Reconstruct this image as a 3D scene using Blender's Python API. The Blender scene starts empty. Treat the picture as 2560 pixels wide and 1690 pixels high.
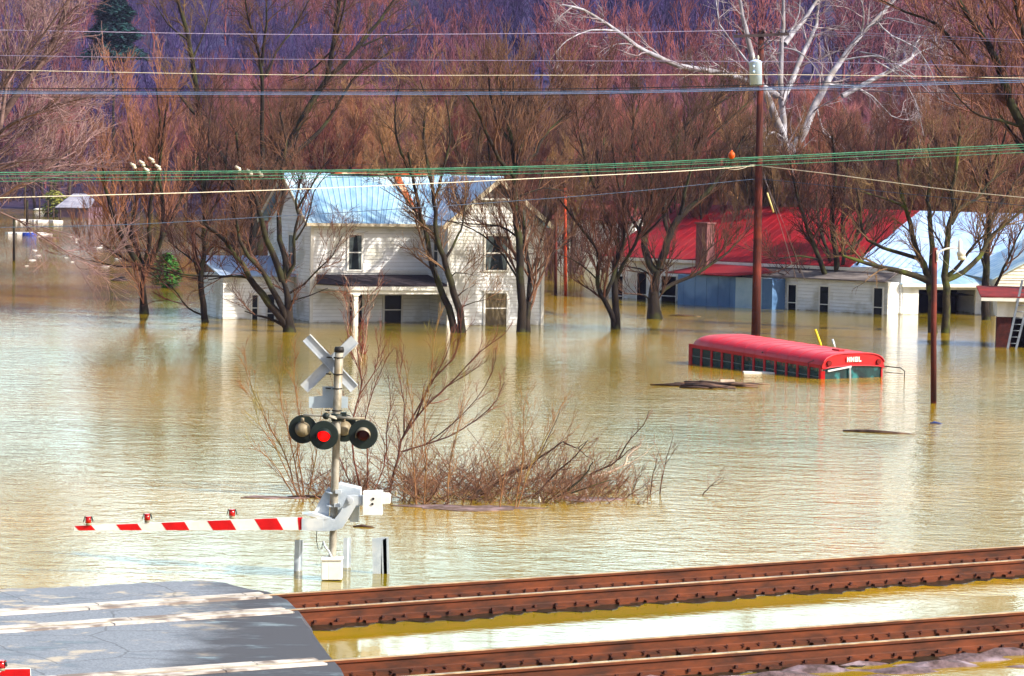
import bpy, math, random
import numpy as np
from mathutils import Vector, Matrix
R=math.radians
random.seed(7); np.random.seed(7)
sc=bpy.context.scene
COL=sc.collection

# ---------------------------------------------------------------- camera
CAMH=6.94; FPX=6800.0; ROLL=0.018; CX,CY,YH=1280.0,845.0,420.0
PIT=math.atan((CY-YH)/FPX)
fw=np.array([0,math.cos(PIT),-math.sin(PIT)]); up=np.array([0,math.sin(PIT),math.cos(PIT)]); rt=np.array([1.0,0,0])
e1=math.cos(ROLL)*rt+math.sin(ROLL)*up; e2=-math.sin(ROLL)*rt+math.cos(ROLL)*up
cam=bpy.data.cameras.new('camera'); cam.sensor_width=36; cam.lens=36*FPX/2560; cam.clip_start=0.5; cam.clip_end=6000
co=bpy.data.objects.new('camera',cam); COL.objects.link(co); sc.camera=co
m=Matrix(((e1[0],e2[0],-fw[0],0),(e1[1],e2[1],-fw[1],0),(e1[2],e2[2],-fw[2],CAMH),(0,0,0,1)))
co.matrix_world=m

# ---------------------------------------------------------------- sky, sun, exposure
SUN_AZ=116.0; SUN_EL=36.0      # azimuth clockwise from +Y
w=bpy.data.worlds.new('World'); sc.world=w; w.use_nodes=True
nt=w.node_tree; bg=nt.nodes['Background']; sky=nt.nodes.new('ShaderNodeTexSky')
sky.sky_type='NISHITA'; sky.sun_disc=False; sky.sun_elevation=R(SUN_EL); sky.sun_rotation=R(SUN_AZ)
sky.air_density=1.0; sky.dust_density=3.0; sky.ozone_density=1.0
bg.inputs[1].default_value=0.115
# white cloud bank added low in the unseen sky ahead to brighten water reflections
_n=nt.nodes; _l=nt.links
_tc=_n.new('ShaderNodeTexCoord'); _sx=_n.new('ShaderNodeSeparateXYZ'); _l.new(_tc.outputs['Generated'],_sx.inputs[0])
_mp=_n.new('ShaderNodeMapping'); _mp.inputs['Scale'].default_value=(2.2,2.2,9); _l.new(_tc.outputs['Generated'],_mp.inputs['Vector'])
_nz=_n.new('ShaderNodeTexNoise'); _nz.inputs['Scale'].default_value=1.6; _nz.inputs['Detail'].default_value=5; _l.new(_mp.outputs[0],_nz.inputs['Vector'])
_mr=_n.new('ShaderNodeMapRange'); _l.new(_nz.outputs['Fac'],_mr.inputs[0]); _mr.inputs[1].default_value=.32; _mr.inputs[2].default_value=.6; _mr.inputs[3].default_value=.45
_me=_n.new('ShaderNodeMapRange'); _l.new(_sx.outputs['Z'],_me.inputs[0]); _me.inputs[1].default_value=.5; _me.inputs[2].default_value=.2
_my=_n.new('ShaderNodeMapRange'); _l.new(_sx.outputs['Y'],_my.inputs[0]); _my.inputs[1].default_value=.2; _my.inputs[2].default_value=.75
_a=_n.new('ShaderNodeMath'); _a.operation='MULTIPLY'; _l.new(_mr.outputs[0],_a.inputs[0]); _l.new(_me.outputs[0],_a.inputs[1])
_b=_n.new('ShaderNodeMath'); _b.operation='MULTIPLY'; _l.new(_a.outputs[0],_b.inputs[0]); _l.new(_my.outputs[0],_b.inputs[1])
_mx=_n.new('ShaderNodeMixRGB'); _l.new(_b.outputs[0],_mx.inputs[0]); _l.new(sky.outputs[0],_mx.inputs[1]); _mx.inputs[2].default_value=(13.9,19.6,20.8,1)
_l.new(_mx.outputs[0],bg.inputs[0])
sl=bpy.data.lights.new('sun','SUN'); sl.energy=5.0; sl.angle=R(0.53); sl.color=(1,0.92,0.78)
so=bpy.data.objects.new('sun',sl); COL.objects.link(so)
sd=Vector((math.sin(R(SUN_AZ))*math.cos(R(SUN_EL)),math.cos(R(SUN_AZ))*math.cos(R(SUN_EL)),math.sin(R(SUN_EL))))
so.rotation_euler=sd.to_track_quat('Z','Y').to_euler(); so.location=sd*80
sc.view_settings.view_transform='Standard'; sc.view_settings.look='None'
sc.view_settings.exposure=0.78; sc.view_settings.gamma=1; sc.view_settings.use_curve_mapping=False
sc.render.engine='CYCLES'; cy=sc.cycles
cy.use_denoising=True; cy.denoiser='OPENIMAGEDENOISE'; cy.denoising_prefilter='ACCURATE'; cy.max_bounces=7; cy.diffuse_bounces=3; cy.glossy_bounces=3; cy.transmission_bounces=4; cy.transparent_max_bounces=6
cy.volume_bounces=0; cy.sample_clamp_indirect=4; cy.sample_clamp_direct=0
sc.render.filter_size=1.2

# ---------------------------------------------------------------- pixel -> place helpers (2560-px frame)
def ray(X,Y):
    a,b=X-CX,Y-CY
    x=a*math.cos(ROLL)+b*math.sin(ROLL); y=-a*math.sin(ROLL)+b*math.cos(ROLL)
    return rt*(x/FPX)+fw-up*(y/FPX)
def P(X,Y,z=0.0):
    d=ray(X,Y); t=(z-CAMH)/d[2]
    return np.array([d[0]*t,d[1]*t,z])
def Q(X,Y,D):
    d=ray(X,Y); t=D/d[1]
    return np.array([d[0]*t,D,CAMH+d[2]*t])
def proj(p):
    v=np.array(p)-np.array([0,0,CAMH]); z=v@fw
    return CX+FPX*(v@e1)/z, CY-FPX*(v@e2)/z

# ---------------------------------------------------------------- materials
def lin(c):
    return tuple((x/255/12.92 if x/255<=0.04045 else ((x/255+0.055)/1.055)**2.4) for x in c)+(1,)
MATS={}
def mat(name,c1,c2=None,scale=4.0,rough=0.8,metal=0.0,bump=0.0,bscale=None,spec=0.3,stretch=(1,1,1),detail=4,lo=0.35,hi=0.65,emit=None,c3=None,s3=0.4,vary=0,tide=0):
    if name in MATS: return MATS[name]
    m=bpy.data.materials.new(name); m.use_nodes=True; n=m.node_tree.nodes; l=m.node_tree.links
    b=n['Principled BSDF']; b.inputs['Roughness'].default_value=rough; b.inputs['Metallic'].default_value=metal
    b.inputs['Specular IOR Level'].default_value=spec
    tc=n.new('ShaderNodeTexCoord'); mp=n.new('ShaderNodeMapping'); mp.inputs['Scale'].default_value=stretch
    l.new(tc.outputs['Object'],mp.inputs['Vector'])
    a=lin(c1); c=lin(c2) if c2 else tuple(min(1,x*0.75) for x in a[:3])+(1,)
    nz=n.new('ShaderNodeTexNoise'); nz.inputs['Scale'].default_value=scale; nz.inputs['Detail'].default_value=detail; nz.inputs['Roughness'].default_value=0.65
    l.new(mp.outputs[0],nz.inputs['Vector'])
    cr=n.new('ShaderNodeValToRGB'); cr.color_ramp.elements[0].position=lo; cr.color_ramp.elements[1].position=hi
    cr.color_ramp.elements[0].color=a; cr.color_ramp.elements[1].color=c
    l.new(nz.outputs['Fac'],cr.inputs[0]); out=cr.outputs[0]
    if c3:
        n3=n.new('ShaderNodeTexNoise'); n3.inputs['Scale'].default_value=s3; n3.inputs['Detail'].default_value=3
        l.new(tc.outputs['Object'],n3.inputs['Vector'])
        r3=n.new('ShaderNodeValToRGB'); r3.color_ramp.elements[0].position=0.5; r3.color_ramp.elements[1].position=0.62
        l.new(n3.outputs['Fac'],r3.inputs[0])
        mx=n.new('ShaderNodeMixRGB'); l.new(r3.outputs[0],mx.inputs[0]); l.new(out,mx.inputs[1]); mx.inputs[2].default_value=lin(c3); out=mx.outputs[0]
    if tide:   # muddy line left by the water, ragged
        gp=n.new('ShaderNodeNewGeometry'); sx=n.new('ShaderNodeSeparateXYZ'); l.new(gp.outputs['Position'],sx.inputs[0])
        tn=n.new('ShaderNodeTexNoise'); tn.inputs['Scale'].default_value=2.5; tn.inputs['Detail'].default_value=5; l.new(gp.outputs['Position'],tn.inputs['Vector'])
        ma=n.new('ShaderNodeMath'); ma.operation='MULTIPLY_ADD'; l.new(tn.outputs['Fac'],ma.inputs[0]); ma.inputs[1].default_value=-tide*1.6; l.new(sx.outputs['Z'],ma.inputs[2])
        tr=n.new('ShaderNodeMapRange'); l.new(ma.outputs[0],tr.inputs[0]); tr.inputs[1].default_value=-tide*.9; tr.inputs[2].default_value=-tide*.3; tr.inputs[3].default_value=.8; tr.inputs[4].default_value=0
        tm=n.new('ShaderNodeMixRGB'); l.new(tr.outputs[0],tm.inputs[0]); l.new(out,tm.inputs[1]); tm.inputs[2].default_value=lin((128,112,78)); out=tm.outputs[0]
    if vary:
        oi=n.new('ShaderNodeObjectInfo'); hs=n.new('ShaderNodeHueSaturation')
        mr=n.new('ShaderNodeMapRange'); l.new(oi.outputs['Random'],mr.inputs[0]); mr.inputs[3].default_value=1-vary; mr.inputs[4].default_value=1+vary*1.5
        mh=n.new('ShaderNodeMath'); mh.operation='MULTIPLY'; l.new(oi.outputs['Random'],mh.inputs[0]); mh.inputs[1].default_value=7.31
        fr=n.new('ShaderNodeMath'); fr.operation='FRACT'; l.new(mh.outputs[0],fr.inputs[0])
        mr2=n.new('ShaderNodeMapRange'); l.new(fr.outputs[0],mr2.inputs[0]); mr2.inputs[3].default_value=0.5-vary*0.09; mr2.inputs[4].default_value=0.5+vary*0.06
        l.new(mr.outputs[0],hs.inputs['Value']); l.new(mr2.outputs[0],hs.inputs['Hue']); l.new(out,hs.inputs['Color']); out=hs.outputs[0]
    l.new(out,b.inputs['Base Color'])
    if bump:
        nb=n.new('ShaderNodeTexNoise'); nb.inputs['Scale'].default_value=bscale or scale*3; nb.inputs['Detail'].default_value=5
        l.new(mp.outputs[0],nb.inputs['Vector'])
        bp=n.new('ShaderNodeBump'); bp.inputs['Strength'].default_value=0.7; bp.inputs['Distance'].default_value=bump
        l.new(nb.outputs['Fac'],bp.inputs['Height']); l.new(bp.outputs[0],b.inputs['Normal'])
    if emit:
        b.inputs['Emission Color'].default_value=lin(emit[0]); b.inputs['Emission Strength'].default_value=emit[1]
    MATS[name]=m
    return m

# ---------------------------------------------------------------- object helpers
def tag(o,label=None,cat=None,group=None,kind=None):
    if label: o['label']=label
    if cat: o['category']=cat
    if group: o['group']=group
    if kind: o['kind']=kind
    return o
def thing(name,loc,label,cat,group=None,rz=0):
    o=bpy.data.objects.new(name,None); o.empty_display_size=0.3; COL.objects.link(o)
    o.location=tuple(loc); o.rotation_euler=(0,0,rz); return tag(o,label,cat,group)
def link(name,me,mats,parent=None,loc=(0,0,0)):
    o=bpy.data.objects.new(name,me); COL.objects.link(o)
    for mm in (mats if isinstance(mats,(list,tuple)) else [mats]): me.materials.append(mm)
    if parent: o.parent=parent
    else: o.location=tuple(loc)
    return o
def root_loc(p):
    while p.parent: p=p.parent
    return np.array(p.location)
class MB:
    def __init__(s): s.v=[]; s.f=[]; s.mi=[]; s.sm=[]
    def add(s,vs,fs,mi=0,smooth=False):
        b=len(s.v); s.v+= [tuple(map(float,x)) for x in vs]
        for f in fs: s.f.append(tuple(b+i for i in f)); s.mi.append(mi); s.sm.append(smooth)
        return s
    def hexa(s,c,mi=0):   # 8 corners: bottom 4 ccw, top 4 ccw
        return s.add(c,[(3,2,1,0),(4,5,6,7),(0,1,5,4),(1,2,6,5),(2,3,7,6),(3,0,4,7)],mi)
    def box(s,p0,p1,fr=None,mi=0):
        (x0,y0,z0),(x1,y1,z1)=p0,p1
        c=[(x0,y0,z0),(x1,y0,z0),(x1,y1,z0),(x0,y1,z0),(x0,y0,z1),(x1,y0,z1),(x1,y1,z1),(x0,y1,z1)]
        if fr: c=[fr(*q) for q in c]
        return s.hexa(c,mi)
    def beam(s,a,b,wd,ht,mi=0,upv=(0,0,1)):
        a,b=np.array(a,float),np.array(b,float); t=b-a; t/=np.linalg.norm(t); u=np.array(upv,float)
        if abs(t@u)>0.95: u=np.array([1.0,0,0])
        x=np.cross(t,u); x/=np.linalg.norm(x); y=np.cross(x,t)
        x=x*wd/2; y=y*ht/2
        return s.hexa([a-x-y,a+x-y,b+x-y,b-x-y,a-x+y,a+x+y,b+x+y,b-x+y],mi)
    def tube(s,pts,r,n=10,mi=0,cap=True):
        pts=[np.array(p,float) for p in pts]
        if not hasattr(r,'__len__'): r=[r]*len(pts)
        rings=[]; ref=None
        for i,p in enumerate(pts):
            t=pts[min(i+1,len(pts)-1)]-pts[max(i-1,0)]; t/=max(1e-9,np.linalg.norm(t))
            if ref is None: ref=np.array([0,0,1.0]) if abs(t[2])<0.9 else np.array([0,1.0,0])
            x=np.cross(t,ref); x/=max(1e-9,np.linalg.norm(x)); y=np.cross(x,t); ref=y
            rings+= [p+r[i]*(math.cos(2*math.pi*k/n)*x+math.sin(2*math.pi*k/n)*y) for k in range(n)]
        fs=[]
        for i in range(len(pts)-1):
            for k in range(n):
                k2=(k+1)%n; fs.append((i*n+k,i*n+k2,(i+1)*n+k2,(i+1)*n+k))
        s.add(rings,fs,mi,True)
        if cap:
            b=len(s.v)-len(rings)
            s.f.append(tuple(b+k for k in range(n-1,-1,-1))); s.mi.append(mi); s.sm.append(False)
            e=b+(len(pts)-1)*n; s.f.append(tuple(e+k for k in range(n))); s.mi.append(mi); s.sm.append(False)
        return s
    def prism(s,poly,off,mi=0):  # closed polygon (list of 3D) extruded by vector
        n=len(poly); a=[np.array(p,float) for p in poly]; b=[p+np.array(off,float) for p in a]
        fs=[tuple(range(n-1,-1,-1)),tuple(range(n,2*n))]+[(i,(i+1)%n,n+(i+1)%n,n+i) for i in range(n)]
        return s.add(a+b,fs,mi)
    def ball(s,c,r,n=10,mi=0,sq=(1,1,1)):
        vs=[];fs=[]; h=n//2+1
        for i in range(1,h):
            th=math.pi*i/h
            for k in range(n):
                ph=2*math.pi*k/n; vs.append((c[0]+r*sq[0]*math.sin(th)*math.cos(ph),c[1]+r*sq[1]*math.sin(th)*math.sin(ph),c[2]+r*sq[2]*math.cos(th)))
        for i in range(h-2):
            for k in range(n): fs.append((i*n+k,(i+1)*n+k,(i+1)*n+(k+1)%n,i*n+(k+1)%n))
        vs.append((c[0],c[1],c[2]+r*sq[2])); vs.append((c[0],c[1],c[2]-r*sq[2])); t=len(vs)-2
        for k in range(n): fs.append((t,k,(k+1)%n)); fs.append((t+1,(h-2)*n+(k+1)%n,(h-2)*n+k))
        return s.add(vs,fs,mi,True)
    def build(s,name,mats,parent=None,loc=None,bevel=0):
        if parent is not None: o0=root_loc(parent)
        else: o0=np.array(loc if loc is not None else s.v[0],float)
        me=bpy.data.meshes.new(name); me.from_pydata([tuple(np.array(q)-o0) for q in s.v],[],s.f)
        me.polygons.foreach_set('material_index',s.mi); me.polygons.foreach_set('use_smooth',s.sm); me.update()
        o=link(name,me,mats,parent,o0)
        if bevel:
            bv=o.modifiers.new('bevel','BEVEL'); bv.width=bevel; bv.segments=2; bv.limit_method='ANGLE'
        return o
def tube_arrays(tubes):
    """tubes: list of (pts[n,3], rad[n], sides) -> verts, faces (quads)"""
    V=[];F=[];base=0; gr={}
    for p,r,k in tubes: gr.setdefault((len(p),k),[]).append((p,r))
    for (n,k),L in gr.items():
        Pn=np.array([a for a,_ in L],float); Rn=np.array([b for _,b in L],float); M=len(L)
        T=np.empty_like(Pn); T[:,1:-1]=Pn[:,2:]-Pn[:,:-2]; T[:,0]=Pn[:,1]-Pn[:,0]; T[:,-1]=Pn[:,-1]-Pn[:,-2]
        T/=np.linalg.norm(T,axis=2,keepdims=True)+1e-9
        mean=Pn[:,-1]-Pn[:,0]; mean/=np.linalg.norm(mean,axis=1,keepdims=True)+1e-9
        ref=np.where(np.abs(mean[:,2:3])>0.75,np.array([[0.6,0.8,0]]),np.array([[0,0,1.0]]))[:,None,:]
        X=np.cross(T,np.broadcast_to(ref,T.shape)); X/=np.linalg.norm(X,axis=2,keepdims=True)+1e-9
        Y=np.cross(X,T)
        ang=2*np.pi*np.arange(k)/k
        ring=Pn[:,:,None,:]+Rn[:,:,None,None]*(np.cos(ang)[None,None,:,None]*X[:,:,None,:]+np.sin(ang)[None,None,:,None]*Y[:,:,None,:])
        V.append(ring.reshape(-1,3))
        idx=np.arange(M)[:,None,None]*n*k+np.arange(n-1)[None,:,None]*k+np.arange(k)[None,None,:]
        idn=np.arange(M)[:,None,None]*n*k+np.arange(n-1)[None,:,None]*k+((np.arange(k)+1)%k)[None,None,:]
        F.append(np.stack([idx,idn,idn+k,idx+k],-1).reshape(-1,4)+base); base+=M*n*k
    return np.concatenate(V),np.concatenate(F)
def np_mesh(name,V,F,smooth=True):
    me=bpy.data.meshes.new(name); me.vertices.add(len(V)); me.vertices.foreach_set('co',np.ascontiguousarray(V,dtype=np.float32).ravel())
    k=F.shape[1]
    me.loops.add(F.size); me.loops.foreach_set('vertex_index',np.ascontiguousarray(F,dtype=np.int32).ravel())
    me.polygons.add(len(F)); me.polygons.foreach_set('loop_start',np.arange(0,F.size,k,dtype=np.int32))
    me.polygons.foreach_set('use_smooth',np.full(len(F),smooth))
    me.update(calc_edges=True); return me
# ================================================================ SETTING: ground, water, far hill
def vnoise(x,y,s=1.0,seed=0):
    rs=np.random.RandomState(seed); v=0
    for i in range(5):
        a=rs.uniform(0,6.28,3); k=s*(1.7**i); th=rs.uniform(0,3.14)
        v=v+np.sin(k*(x*np.cos(th)+y*np.sin(th))+a[0])*np.cos(k*0.8*(-x*np.sin(th)+y*np.cos(th))+a[1])/(1.5**i)
    return v/2.0
def ground_z(x,y):
    shore=345-120/(1+np.exp(-(x+22)/9))+14*vnoise(x,y*0,0.03,3)
    t=np.clip((y-shore)/60,0,None)
    t2=np.clip((y-shore-45)/400,0,1.6)
    z=-1.6+2.4*np.clip(t,0,1)+58*t2**1.05+vnoise(x,y,0.02,5)*5*np.clip(t2*4,0,1)
    return z
xs=np.linspace(-420,420,120); ys=np.concatenate([np.linspace(-40,200,14),np.linspace(210,1000,120)])
gx,gy=np.meshgrid(xs,ys); gz=ground_z(gx,gy)
V=np.stack([gx,gy,gz],-1).reshape(-1,3); nx=len(xs); ny=len(ys)
i=np.arange(ny-1)[:,None]*nx+np.arange(nx-1)[None,:]
F=np.stack([i,i+1,i+nx+1,i+nx],-1).reshape(-1,4)
link('ground',np_mesh('ground',V,F),mat('leaf_litter',(56,40,66),(38,30,64),scale=0.15,rough=1,bump=0.6,bscale=0.6,c3=(48,40,86),s3=0.012))['kind']='structure'  # blue-violet of distance haze put into the ground colour

def water_material():
    m=bpy.data.materials.new('muddy_water'); m.use_nodes=True; n=m.node_tree.nodes; l=m.node_tree.links
    b=n['Principled BSDF']; b.inputs['Roughness'].default_value=0.05; b.inputs['IOR'].default_value=1.45
    b.inputs['Specular IOR Level'].default_value=0.5
    g=n.new('ShaderNodeNewGeometry')
    def noise(sx,sy,detail,rough=0.55,rot=0):
        mp=n.new('ShaderNodeMapping'); mp.inputs['Scale'].default_value=(sx,sy,1); mp.inputs['Rotation'].default_value=(0,0,rot)
        l.new(g.outputs['Position'],mp.inputs['Vector'])
        z=n.new('ShaderNodeTexNoise'); z.inputs['Scale'].default_value=1; z.inputs['Detail'].default_value=detail; z.inputs['Roughness'].default_value=rough
        l.new(mp.outputs[0],z.inputs['Vector']); return z.outputs['Fac']
    def math_(op,a,b_=None,c=None,clamp=False):
        q=n.new('ShaderNodeMath'); q.operation=op; q.use_clamp=clamp
        for i,x in enumerate((a,b_,c)):
            if x is None: continue
            if isinstance(x,(int,float)): q.inputs[i].default_value=x
            else: l.new(x,q.inputs[i])
        return q.outputs[0]
    cr=n.new('ShaderNodeValToRGB'); cr.color_ramp.elements[0].position=0.35; cr.color_ramp.elements[1].position=0.65
    cr.color_ramp.elements[0].color=lin((166,128,0)); cr.color_ramp.elements[1].color=lin((112,106,20))
    l.new(noise(0.06,0.04,4),cr.inputs[0]); l.new(cr.outputs[0],b.inputs['Base Color'])
    # ripples: short chop, longer swell, broad calm and rough patches
    chop=noise(3.6,5.2,3,0.6,0.25); mid=noise(1.3,2.0,2,0.5,-0.2); swell=noise(0.16,0.4,2,0.5,0.15)
    patch=noise(0.028,0.012,2,0.5); pt=n.new('ShaderNodeMapRange'); l.new(patch,pt.inputs[0])
    pt.inputs[1].default_value=0.40; pt.inputs[2].default_value=0.60; pt.inputs[3].default_value=0.3; pt.inputs[4].default_value=1.0
    h=math_('ADD',math_('MULTIPLY',chop,0.033),math_('MULTIPLY',mid,0.04)); h=math_('ADD',h,math_('MULTIPLY',swell,0.05))
    h=math_('MULTIPLY',h,pt.outputs[0])
    # the strip between the railway tracks is sheltered and lies calmer
    sp=n.new('ShaderNodeSeparateXYZ'); l.new(g.outputs['Position'],sp.inputs[0])
    yy=math_('SUBTRACT',sp.outputs[1],math_('MULTIPLY',sp.outputs[0],0.27))
    cm=n.new('ShaderNodeMapRange'); l.new(yy,cm.inputs[0]); cm.inputs[1].default_value=CALM-0.6; cm.inputs[2].default_value=CALM+0.6; cm.inputs[3].default_value=0.22; cm.inputs[4].default_value=1
    h=math_('MULTIPLY',h,cm.outputs[0])
    # the backwater among the houses and trees is sheltered from the wind
    fm=n.new('ShaderNodeMapRange'); l.new(sp.outputs[1],fm.inputs[0]); fm.inputs[1].default_value=88; fm.inputs[2].default_value=150; fm.inputs[3].default_value=1; fm.inputs[4].default_value=.38
    h=math_('MULTIPLY',h,fm.outputs[0])
    bp=n.new('ShaderNodeBump'); bp.inputs['Strength'].default_value=1; bp.inputs['Distance'].default_value=1.0
    l.new(h,bp.inputs['Height']); l.new(bp.outputs[0],b.inputs['Normal'])
    return m
# track lines from the photograph's rail heads
RZ=0.27
T1a,T1b=P(850,1474,RZ),P(2560,1363,RZ); T2a,T2b=P(850,1648,RZ),P(2560,1527,RZ)
tdir=(T1b-T1a)/np.linalg.norm(T1b-T1a); tdir2=(T2b-T2a)/np.linalg.norm(T2b-T2a)
CALM=float(T1a[1]-0.27*T1a[0])
mb=MB(); S=1200
mb.add([(-S,-60,0),(S,-60,0),(S,900,0),(-S,900,0)],[(0,1,2,3)])
mb.build('flood_water',water_material(),None,(0,0,0))['kind']='structure'
# ================================================================ TREES
BARK=mat('bark_dark',(44,35,28),(22,18,15),scale=3,rough=0.95,bump=0.02,bscale=14,stretch=(1,1,0.3),c3=(52,54,28),s3=0.9)
BARK2=mat('bark_brown',(86,68,54),(52,40,33),scale=3,rough=0.95,c3=(66,66,34),s3=0.6)
TWIG=mat('twig_brown',(112,80,58),(66,48,40),scale=0.8,rough=0.9,vary=.4)
TWIGR=mat('twig_red',(136,92,66),(84,56,48),scale=0.25,rough=0.9,vary=.45)
TWIGP=mat('twig_purple',(144,86,84),(94,60,80),scale=0.12,rough=0.9,vary=.35)
TWIGW=mat('twig_pale',(156,126,126),(104,80,84),scale=0.8,rough=0.9)
WHITEB=mat('sycamore_bark',(178,178,190),(98,94,106),scale=1.6,rough=0.8,stretch=(1,1,0.4),c3=(128,122,124),s3=1.2)
WILLOW=mat('willow_twig',(150,108,66),(112,72,52),scale=2,rough=0.8,c3=(134,124,64),s3=0.9)

def nrm(v):
    k=math.sqrt(v[0]**2+v[1]**2+v[2]**2)+1e-9
    return (v[0]/k,v[1]/k,v[2]/k)
def perp(d):
    while True:
        r=(random.uniform(-1,1),random.uniform(-1,1),random.uniform(-1,1))
        k=r[0]*d[0]+r[1]*d[1]+r[2]*d[2]
        v=(r[0]-k*d[0],r[1]-k*d[1],r[2]-k*d[2])
        q=math.sqrt(v[0]**2+v[1]**2+v[2]**2)
        if q>0.2: return (v[0]/q,v[1]/q,v[2]/q)
def limb(start,d,L,r0,r1,n,wob,upb):
    pts=[start]; p=start; st=L/(n-1)
    for i in range(n-1):
        d=nrm((d[0]+random.gauss(0,wob),d[1]+random.gauss(0,wob),d[2]+random.gauss(0,wob)+upb))
        p=(p[0]+d[0]*st,p[1]+d[1]*st,p[2]+d[2]*st); pts.append(p)
    return pts,[r0+(r1-r0)*i/(n-1) for i in range(n)]
def along(pts,rad,t):
    f=t*(len(pts)-1); i=min(int(f),len(pts)-2); u=f-i
    a,b=pts[i],pts[i+1]
    return tuple(a[k]+(b[k]-a[k])*u for k in range(3)), nrm(tuple(b[k]-a[k] for k in range(3))), rad[i]+(rad[i+1]-rad[i])*u
def sprout(out,pts,rad,lv,spec,zmin=0.5):
    """spec: list per level of (count, length, t0, spread, up, points, sides, tip)"""
    cnt,L,t0,spread,upb,n,sides,tip=spec[lv]
    plen=sum(math.dist(pts[i],pts[i+1]) for i in range(len(pts)-1))
    c=cnt if cnt>=0 else max(2,int(-cnt*plen))
    for j in range(c):
        t=t0+(1-t0)*(j+random.random())/c
        t=min(t,0.98)
        p,d,r=along(pts,rad,t)
        q=perp(d); s=spread*random.uniform(0.7,1.3)
        nd=nrm((d[0]+q[0]*s,d[1]+q[1]*s,d[2]+q[2]*s+upb))
        ln=L*random.uniform(0.6,1.25)*(1.1-0.5*t)
        rr=min(r*0.65,0.018*ln+tip)
        a,b=limb(p,nd,ln,rr,tip,n,0.13,upb*0.22)
        if a[-1][2]<zmin and random.random()<0.8: continue
        out.append((a,b,sides))
        if lv+1<len(spec): sprout(out,a,b,lv+1,spec,zmin)
def resample(px,k=2):
    # smooth a hand-read polyline (Catmull-Rom)
    p=[np.array(a,float) for a in px]; p=[2*p[0]-p[1]]+p+[2*p[-1]-p[-2]]; o=[]
    for i in range(1,len(p)-2):
        for j in range(k):
            t=j/k; a,b,c,d=p[i-1],p[i],p[i+1],p[i+2]
            o.append(0.5*((2*b)+(-a+c)*t+(2*a-5*b+4*c-d)*t*t+(-a+3*b-3*c+d)*t**3))
    o.append(p[-2]); return o
def traced_tree(name,label,base,stems,spec,trunk_mat,twig_mat,cat='tree',group=None,depth=None,spread=2.0,stem_sides=8,part=('trunk','crown'),zmin=0.5,rk=1.0,taper=0.3):
    B=P(base[0],base[1]) if depth is None else Q(base[0],base[1],depth)
    D=B[1]; root=thing(name,(B[0],B[1],0),label,cat,group); O=np.array([B[0],B[1],0])
    tr=[];cr=[]; s=FPX/D
    for i,(px,r) in enumerate(stems):
        pts=resample(px); n=len(pts)
        # each stem gets its own drift towards or away from the viewer, so the crown has depth
        drift=0 if i==0 else random.choice((-1,1))*random.uniform(0.35,1)*spread
        x0,y0=px[0]; W=[]; acc=0; L=sum(np.linalg.norm(pts[k+1]-pts[k]) for k in range(n-1))
        # start depth: nearest earlier stem point
        d0=D
        if i and tr:
            best=1e9
            for (tp,_,_) in tr:
                for q in tp:
                    X,Y=proj(np.array(q)+O); e=(X-x0)**2+(Y-y0)**2
                    if e<best: best=e; d0=q[1]+O[1]
            if best>60**2: d0=D
        for k in range(n):
            if k: acc+=np.linalg.norm(pts[k]-pts[k-1])
            u=acc/L; jit=random.uniform(-2.2,2.2) if 0<k<n-1 else 0
            dd=d0+drift*u*min(1.0,L/s/5.0)
            W.append(tuple(Q(pts[k][0]+jit,pts[k][1],dd)-O))
        rad=[rk*r*(1-(1-taper)*(k/(n-1))) for k in range(n)]
        if i==0 or px[0][1]>=base[1]-12: # flare at the waterline, and reach below it
            W=[tuple(np.array(W[0])-np.array([0,0,0.5]))]+W; rad=[rad[0]*1.25]+rad; rad[1]*=1.12
        tr.append((W,rad,stem_sides))
        sprout(cr,W,rad,0,spec,zmin)
    V,F=tube_arrays(tr); link(part[0],np_mesh(part[0],V,F),trunk_mat,root)
    if cr:
        V,F=tube_arrays(cr); link(part[1],np_mesh(part[1],V,F),twig_mat,root)
    return root
# level: (count (<0 = per metre), length, t0, spread, up, points, sides, tip)
SP_A=[(-1.9,2.6,0.25,0.75,0.35,6,4,0.018),(6,1.25,0.15,0.75,0.25,4,3,0.011),(5,0.7,0.15,0.8,0.25,3,3,0.007)]
SP_UP=[(-1.7,2.7,0.2,0.65,0.5,6,4,0.017),(7,1.35,0.15,0.65,0.45,4,3,0.011),(5,0.75,0.1,0.6,0.4,3,3,0.007)]
SP_SP=[(-1.5,1.9,0.35,0.8,0.25,6,4,0.015),(6,1.0,0.2,0.8,0.15,4,3,0.009),(5,0.55,0.15,0.8,0.15,3,3,0.006)]

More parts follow.
